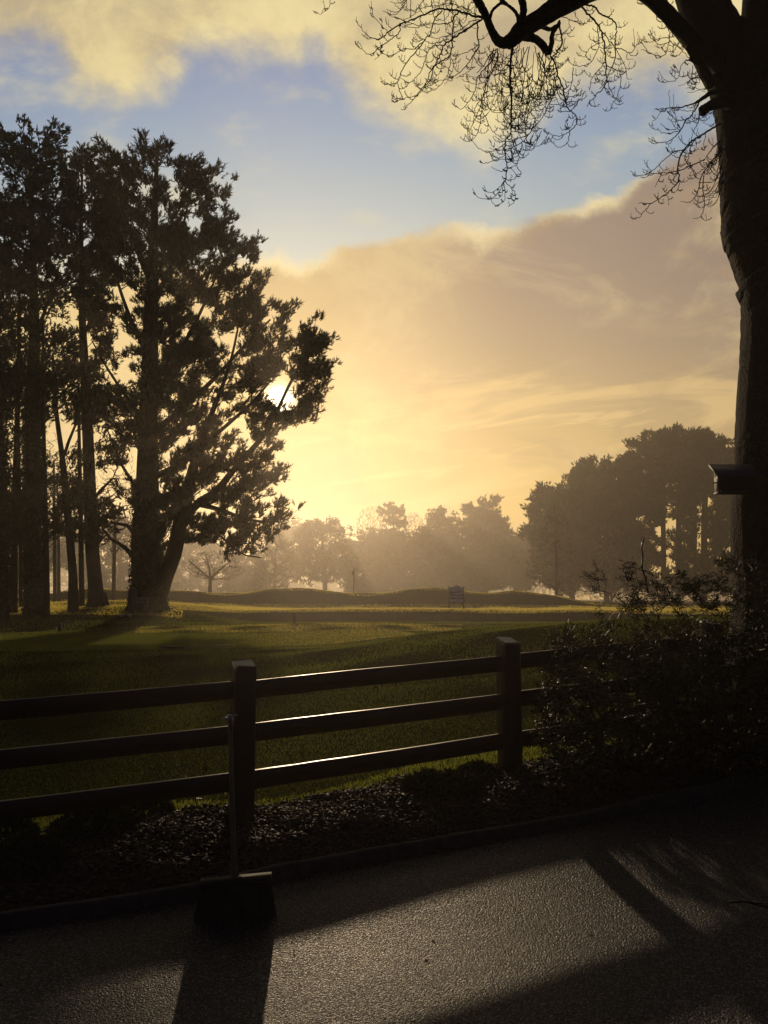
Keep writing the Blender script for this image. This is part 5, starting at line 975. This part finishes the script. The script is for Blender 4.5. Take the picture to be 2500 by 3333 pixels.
# ------------------------------------------------------------------ shrub by the fence
def shrub(name, label, Y, base_uv, polys, n, leafL=.04, gaps=(), thick=.8, group=None, wt=None):
    b = near_px(*base_uv); Tn = []
    for (pl, w, Yp) in polys: Tn.append(sample_crown(pl, Yp, int(n * w), thick, gaps))
    T = np.concatenate(Tn); T = np.repeat(T[rng.permutation(len(T))[:len(T) // 5]], 5, 0) + rng.normal(0, .034, (len(T) // 5 * 5, 3)); T = T[T[:, 2] > near_plane(T[:, 0], T[:, 1]) + .05]
    sk = []
    for q in range(9):
        a = rng.uniform(-.9, .9); L = rng.uniform(.25, .5); g = b + [rng.uniform(-.5, .5), rng.uniform(-.3, .3), 0]; g[2] = near_plane(g[0], g[1])
        pts = np.array([g, g + [a * .12, rng.normal(0, .06), L * .4], g + [a * .3, rng.normal(0, .1), L]]); sk.append((pts, np.array([.024, .02, .014])))
    root = thing(name, [b[0], b[1], near_plane(b[0], b[1])], label, 'shrub', group)
    ch = []; 
    grp = np.array([min(range(len(sk)), key=lambda k: np.linalg.norm(sk[k][0][-1][:2] - t[:2]) + rng.random() * .3) for t in T])
    for k in range(len(sk)):
        tt = T[grp == k]
        if len(tt): ch += grow([sk[k]], tt, step=.07, up=.5, rt=.0040, wig=.28, gamma=2.1, maxr=.024)
    m = MB(); chains_mesh(m, ch, rmin=.0032); m.build('stems', M_stem, root)
    m = MB(); N = len(T); K = 13; c = np.repeat(T, K, 0); lf = unit(np.c_[rng.normal(0, 1, (len(c), 2)), rng.uniform(-.3, 1.2, len(c))]); s0 = c + lf * .006 + rng.normal(0, .012, c.shape)
    s1 = unit(np.cross(lf, rng.normal(0, 1, lf.shape))); z = leafL * rng.uniform(.6, 1.3, (len(c), 1)); nrm = np.cross(lf, s1)
    v = np.stack([s0, s0 + lf * z * .45 + s1 * z * .10 - nrm * z * .03, s0 + lf * z, s0 + lf * z * .45 - s1 * z * .10 - nrm * z * .03], 1).reshape(-1, 3)
    m.add(v, np.arange(len(c) * 4).reshape(-1, 4)); m.build('foliage', M_shrub, root); return root
top_a = [(1784, 2190), (1806, 2053), (1840, 2060), (1866, 2006), (1925, 2030), (1925, 1971), (1950, 1990), (1945, 1930), (1915, 1870), (1909, 1849), (1950, 1832), (1990, 1830), (1998, 1870), (1992, 1925), (2012, 1960), (2040, 1950), (2030, 1880), (2034, 1846), (2072, 1836), (2110, 1850), (2153, 1890), (2160, 1960), (2150, 2200), (2100, 2400), (1900, 2420), (1780, 2400), (1745, 2330)]
low_a = [(1763, 2324), (1745, 2400), (1760, 2480), (1840, 2545), (2000, 2590), (2200, 2600), (2250, 2500), (2200, 2200), (2100, 2100), (1900, 2080), (1790, 2150), (1757, 2188)]
shrub('shrub', 'evergreen shrub with bare twisted stems and leaf tufts growing over the fence', 6.9, (2010, 2470), [(top_a, .36, 6.9), (low_a, .66, 6.6)], 2300, .040, gaps=[(1975, 1900, 22, 40, .2), (1960, 2000, 20, 20, .3), (2000, 2230, 60, 26, .45), (1900, 2440, 40, 30, .5)])
top_b = [(2140, 2000), (2165, 1880), (2191, 1868), (2230, 1872), (2256, 1884), (2290, 1892), (2305, 1880), (2340, 1890), (2360, 1850), (2350, 1815), (2375, 1800), (2410, 1798), (2440, 1830), (2500, 1850), (2620, 1900), (2620, 2300), (2400, 2400), (2200, 2400), (2130, 2300)]
low_b = [(2150, 2150), (2620, 2000), (2650, 2480), (2500, 2560), (2300, 2600), (2150, 2600), (2100, 2400)]
shrub('shrub', 'darker leaning shrub crowding against the foot of the big bare trunk', 7.0, (2330, 2460), [(top_b, .5, 7.1), (low_b, .7, 6.6)], 3300, .042, gaps=[(2250, 2010, 70, 40, .35)])
sp_ = [(2092, 1850, 2.6), (2075, 1830, 2.6), (2072, 1800, 2.2), (2068, 1780, 2.2), (2070, 1765, 2.0)]
m = MB(); p, r = pxpath([(2110, 1930, 3.5), (2100, 1880, 3), (2090, 1848, 3), (2092, 1815, 2.6), (2089, 1780, 2.4), (2094, 1757, 2.2)], 6.9); s = spline(np.c_[p, r], 5); tube(m, s[:, :3], s[:, 3], 6, cap=False)
for e in ((2088, 1752), (2102, 1752), (2097, 1746)): p, r = pxpath([(2093, 1766, 2), (e[0], e[1], 1.2)], 6.9); tube(m, p, r, 4, cap=False)
for o in list(COL.objects):
    if o.parent is None and o.name == 'shrub': m.build('bare_shoot', M_stem, o)

# low plants in the bed
def clump(label, uv, w, h, n, leafL, cat='plant', m_=None):
    b = near_px(*uv, .05); n_ = n; a = rng.uniform(0, 6.28, n_); q = rng.random(n_) ** .5; c = b + np.c_[np.cos(a) * q * w, np.sin(a) * q * w * .8, (1 - q ** 2) * h * rng.uniform(.55, 1, n_) + .01]
    root = thing('ground_plant', b, label, cat, 'low plants in the planting bed')
    m = MB(); out = unit(c - b + [0, 0, .05]); K = 7; cc = np.repeat(c, K, 0); lf = unit(np.repeat(out, K, 0) + rng.normal(0, .6, cc.shape)); s1 = unit(np.cross(lf, rng.normal(0, 1, lf.shape))); z = leafL * rng.uniform(.6, 1.3, (len(cc), 1))
    m.add(np.stack([cc, cc + lf * z * .5 + s1 * z * .22, cc + lf * z, cc + lf * z * .5 - s1 * z * .22], 1).reshape(-1, 3), np.arange(len(cc) * 4).reshape(-1, 4)); m.build('foliage', m_ or M_shrub, root)
    m = MB()
    for q in range(0, n_, 6): tube(m, [b + (c[q] - b) * [.3, .3, 0], c[q]], [.004, .002], 3, cap=False)
    m.build('stems', M_stem, root)
clump('leafy grey green mound nearest the camera at the left edge of the bed', (85, 2825), .25, .17, 420, .045)
clump('spreading ferny plant under the lowest rail left of the broom', (315, 2700), .30, .14, 420, .05)
clump('small dark plant at the far left edge of the bed', (20, 2720), .2, .12, 240, .045)
clump('low leafy plant against the lawn between the ferny plant and the broom', (470, 2645), .2, .10, 240, .045)
clump('low fern like clump in front of the lawn left of the second post', (1440, 2560), .30, .08, 260, .06)
clump('small clump of leaves at the foot of the second post', (1560, 2520), .16, .07, 110, .05)
b = near_px(640, 2640, .04); root = thing('ground_plant', b, 'twiggy dead flower stalks standing just left of the broom handle', 'plant', 'low plants in the planting bed'); 
T = b + np.c_[rng.uniform(-.32, .30, 90), rng.uniform(-.12, .15, 90), rng.uniform(.08, .36, 90)]; ch = grow([(np.array([b, b + [0, 0, .05]]), np.array([.006, .005]))], T, step=.05, up=.5, rt=.0018, wig=.2); m = MB(); chains_mesh(m, ch, rmin=.0016); m.build('stems', M_stem, root)
m = MB(); m.add(*leaves(T, .02, 4, .025, .5)); m.build('foliage', M_shrub, root)

# ------------------------------------------------------------------ flag, sign, bench and small things on the course
M_pole = mat('flagstick', (.10, .06, .035), .5, .3); M_flag = mat('flag cloth', (.10, .06, .02), .8, .1, trans=.4, tcol=(.25, .16, .04)); M_white = mat('pale painted board', (.85, .80, .88), .5, .4, var=.08, vscale=3); M_brown = mat('brown sign timber', (.05, .03, .025), .7, .2)
YF_ = 68.0; xf = (1152 - 1250) / F * YF_ / 1.0; zt = P(1153, 1849, YF_)[2]; zb = H1(xf, YF_); pf = P(1150, 1935, YF_)
flag = thing('flagstick', [pf[0], YF_, zb], 'thin golf flagstick with a limp dark flag on the skyline of the mounds', 'flagstick')
m = MB(); tube(m, [[pf[0], YF_, zb - .1], [P(1153, 1850, YF_)[0], YF_, zt]], [.042, .036], 8); m.build('pole', M_pole, flag)
m = MB(); xt = P(1154, 1850, YF_)[0]; H_ = .62; N = 12
V = []
for q in range(N + 1):
    t = q / N; z = zt - t * H_; w = .02 + .20 * math.sin(math.pi * min(1, t * 1.15) * .62) * (1 if t < .85 else (1.05 - t) * 4.5)
    for k in range(5): s_ = k / 4; V.append([xt - w * s_, YF_ + .05 * math.sin(s_ * 5 + t * 3), z - s_ * .04])
V = np.array(V); i = np.arange(N)[:, None] * 5; j = np.arange(4)[None]; m.add(np.vstack([V, V + [0, .006, 0]]), np.vstack([np.stack([i + j, i + j + 1, i + j + 6, i + j + 5], -1).reshape(-1, 4), np.stack([i + j, i + j + 1, i + j + 6, i + j + 5], -1).reshape(-1, 4) + len(V)])); m.build('flag', M_flag, flag)

YS = 46.0
def sx_(u): return P(u, 1950, YS)[0]
def sz_(v): return P(1485, v, YS)[2]
zs = H1(sx_(1485), YS)
sign = thing('notice_board', [sx_(1485), YS, zs], 'pale slatted notice board on two dark posts with an arched top', 'sign')
for ua in (1461.5, 1508):
    m = MB(); lean = -.05; m.add([], np.zeros((0, 4), int)) if False else None
    zb_ = min(zs - .2, sz_(1990)); zt_ = sz_(1911); x = sx_(ua + .5); 
    m.box([x, YS, (zb_ + zt_) / 2], (.085, .085, zt_ - zb_)); m.box([x, YS, zt_ + .02], (.10, .10, .04), taper=.5); m.build('post', M_brown, sign)
xa, xb_ = sx_(1463.5), sx_(1506.5); 
for k_, (va, vb) in enumerate([(1914, 1927), (1931, 1936), (1940, 1945), (1949, 1952), (1954, 1959)]):
    m = MB(); m.box([(xa + xb_) / 2, YS - .02, (sz_(va) + sz_(vb)) / 2], (xb_ - xa, .03, sz_(va) - sz_(vb))); m.build('panel' if k_ == 0 else 'slat', M_white, sign)
m = MB(); m.box([(xa + xb_) / 2, YS + .015, (sz_(1912) + sz_(1964)) / 2], (xb_ - xa, .03, sz_(1912) - sz_(1964))); m.build('back_board', M_brown, sign)
m = MB(); cx = (xa + xb_) / 2; rA = sx_(1498) - sx_(1485); n_ = 18; zz = sz_(1912); hA = sz_(1906) - sz_(1912)
arc = [[cx + rA * math.cos(t), zz + hA * math.sin(t)] for t in np.linspace(0, math.pi, n_)]; V = [[a, YS - .025, b] for a, b in arc] + [[a, YS + .025, b] for a, b in arc]
m.add(V, [list(range(n_))]); m.add(V, [list(range(n_, 2 * n_))[::-1]]); m.add(V, [[q, q + n_, q + n_ + 1, q + 1] for q in range(n_ - 1)]); m.build('arched_top', M_white, sign)

# bench and round stone under the broad pine
YBn = 36.4; M_bw = mat('weathered bench wood', (.10, .085, .095), .7, .3)
def bp(u, v, Y=YBn): return P(u, v, Y)
bz_ = H1(bp(450, 1960)[0], YBn)
bench = thing('bench', [bp(450, 1960)[0], YBn, bz_], 'small weathered bench at the foot of the broad pine', 'bench')
xa, xb_ = bp(425, 1930)[0], bp(480, 1930)[0]
m = MB(); m.box([(xa + xb_) / 2, YBn + .22, bz_ + .72], (xb_ - xa, .03, .14)); m.box([(xa + xb_) / 2, YBn + .20, bz_ + .56], (xb_ - xa, .03, .10)); m.build('backrest', M_bw, bench)
m = MB()
for q in range(3): m.box([(xa + xb_) / 2, YBn - .16 + q * .13, bz_ + .40], (xb_ - xa, .11, .03))
m.build('seat', M_bw, bench)
for x in (xa + .05, xb_ - .05):
    for y in (-.16, .19): m = MB(); m.box([x, YBn + y, bz_ + (.19 if y < 0 else .38)], (.06, .06, .42 if y < 0 else .82)); m.build('leg', M_bw, bench)
M_stone = mat('pale memorial stone', (.12, .085, .075), .8, .2, var=.2)
sc_ = bp(440, 1918, 37.4); zg = H1(sc_[0], 37.0)
m = MB(); n_ = 16; rr = .2; V = []; arc = [(-.2, zg - .1)] + [(-.2 * math.cos(t), zg + .95 + .2 * math.sin(t)) for t in np.linspace(0, math.pi, n_)] + [(.2, zg - .1)]
V = [[sc_[0] + a, 37.0, b] for a, b in arc] + [[sc_[0] + a, 37.12, b] for a, b in arc]; nn = len(arc)
m.add(V, [list(range(nn))]); m.add(V, [list(range(nn, 2 * nn))[::-1]]); m.add(V, [[q, q + nn, q + nn + 1, q + 1] for q in range(nn - 1)])
st_ = m.build('marker_stone', M_stone); tag(st_, 'round topped stone slab standing behind the small bench', 'stone slab')
M_water = mat('wet white plank', (.75, .78, .80), .12, .9)
pA_, pB_ = bp(396, 1962, 35.6), bp(428, 1957, 35.6); m = MB(); c = (pA_ + pB_) / 2; c[2] = H1(c[0], 35.6) + .10; m.box(c, (pB_[0] - pA_[0], .24, .03), basis([1, .12, .10]))
m.box(c + [-.18, 0, -.07], (.05, .2, .12)); m.box(c + [.18, 0, -.07], (.05, .2, .12)); tag(m.build('plank_step', M_water), 'low wet white plank shining beside the small bench', 'plank')
# low hooped edging right of the trunk
e0 = bp(545, 1950, 37.0); m = MB(); g0 = H1(e0[0], 37.0); pts = [[e0[0] - .1, 37, g0 + .28], [e0[0] + .15, 37, g0 + .27], [e0[0] + .38, 37, g0 + .12], [e0[0] + .50, 37, g0 - .03]]; tube(m, spline(pts, 4), .022, 6); tube(m, [[e0[0] + .45, 37.1, g0 - .05], [e0[0] + .47, 37.1, g0 + .14]], .03, 6); tube(m, [[e0[0] + .60, 37.05, g0 - .05], [e0[0] + .60, 37.05, g0 + .16]], .03, 6)
tag(m.build('fallen_bough', M_pbark), 'short fallen bough lying right of the broad pine trunk', 'fallen branch')
# two small markers and the rake lying on the green
M_red = mat('faded red marker', (.16, .05, .04), .6, .3)
def marker(u, Y, h, r, m_, label):
    x = (u - 1250) / F * Y; z = H1(x, Y); m = MB(); tube(m, [[x, Y, z - .1], [x, Y, z + h * .93], [x, Y, z + h]], [r, r, r * .6], 10); tag(m.build('marker_post', m_), label, 'marker post')
marker(961, 31.0, .45, .045, M_brown, 'short dark marker post on the shaded slope beyond the putting green')
marker(206, 29.3, .35, .07, M_red, 'stubby faded red marker post beyond the left part of the putting green')
def gpt3(u, v): 
    d = ray(u, v); Y = (EYE - .45) / (-d[2] / d[1]); return np.array([d[0] / d[1] * Y, Y, .0])
ra, rb_ = gpt3(575, 2108), gpt3(752, 2098)
for q in (ra, rb_): q[2] = H1(q[0], q[1]) + .05
rake = thing('bunker_rake', ra, 'long handled rake lying on the putting green', 'rake')
m = MB(); tube(m, [ra, rb_], [.016, .014], 8); m.build('handle', M_pole, rake)
m = MB(); pr = unit(np.array([ra[1] - rb_[1], rb_[0] - ra[0], 0])); 
m.box(ra + [-.1, 0, .02], (.30, .5, .05), basis(unit(rb_ - ra)))
for q in np.linspace(-.22, .22, 9): m.box(ra + [-.12, q, -.03], (.02, .015, .07))
m.build('head', M_brown, rake)
# fallen twig and leaves on the tarmac
M_leafd = mat('dead leaves', (.04, .022, .014), .6, .3)
a_ = near_px(2375, 2945); b_ = near_px(2500, 2958); m = MB(); tube(m, spline([a_ + [0, 0, .008], (a_ + b_) / 2 + [0, .03, .012], b_ + [0, 0, .008], b_ + [.2, -.03, .01]], 4), .004, 5); tube(m, [(a_ + b_) / 2 + [0, .03, .012], (a_ + b_) / 2 + [.07, -.02, .02]], [.003, .002], 4)
tag(m.build('fallen_twig', M_bark), 'thin fallen twig lying on the tarmac at the right edge', 'twig')
for q, (u, v, lab) in enumerate([(1375, 2950, 'curled dead leaf lying on the tarmac just right of the broom'), (1915, 3050, 'curled dead leaf lying in the sunlit patch of tarmac'), (1850, 2708, 'dead leaf lying by the kerb below the second fence post'), (1345, 2998, 'smallest dead leaf lying on the tarmac near the broom'), (1285, 2810, 'flat dead leaf lying in the shade by the kerb')]):
    c = near_px(u, v); m = MB(); a = rng.uniform(0, 6); R2 = np.array([[math.cos(a), -math.sin(a), 0], [math.sin(a), math.cos(a), 0], [0, 0, 1]])
    V = np.array([[0, 0, 0], [.018, .012, .012], [.04, .008, .006], [.05, 0, .016], [.04, -.008, .012], [.018, -.012, .016]]) * .6 @ R2.T + c + [0, 0, .004]; m.add(np.vstack([V, V + [0, 0, .0015]]), [[0, 1, 2, 3, 4, 5], [6, 11, 10, 9, 8, 7]]); tag(m.build('dead_leaf', M_leafd), lab, 'leaf', 'dead leaves on the tarmac')

# ------------------------------------------------------------------ haze
HZ_TOP = 45.0
m = MB(); m.add([[x, y, z] for z in (-8.0, HZ_TOP) for y in (-25.0, 570.0) for x in (-460.0, 460.0)], [[0, 2, 3, 1], [4, 5, 7, 6], [0, 1, 5, 4], [1, 3, 7, 5], [3, 2, 6, 7], [2, 0, 4, 6]])
M_hz = bpy.data.materials.new('haze'); M_hz.use_nodes = True; t = M_hz.node_tree; t.nodes.clear(); o = t.nodes.new('ShaderNodeOutputMaterial'); pv = t.nodes.new('ShaderNodeVolumePrincipled')
pv.inputs['Color'].default_value = (.92, .81, .68, 1); pv.inputs['Density'].default_value = .0015; pv.inputs['Anisotropy'].default_value = .72; t.links.new(pv.outputs[0], o.inputs['Volume'])
tag(m.build('haze', M_hz), kind='stuff')
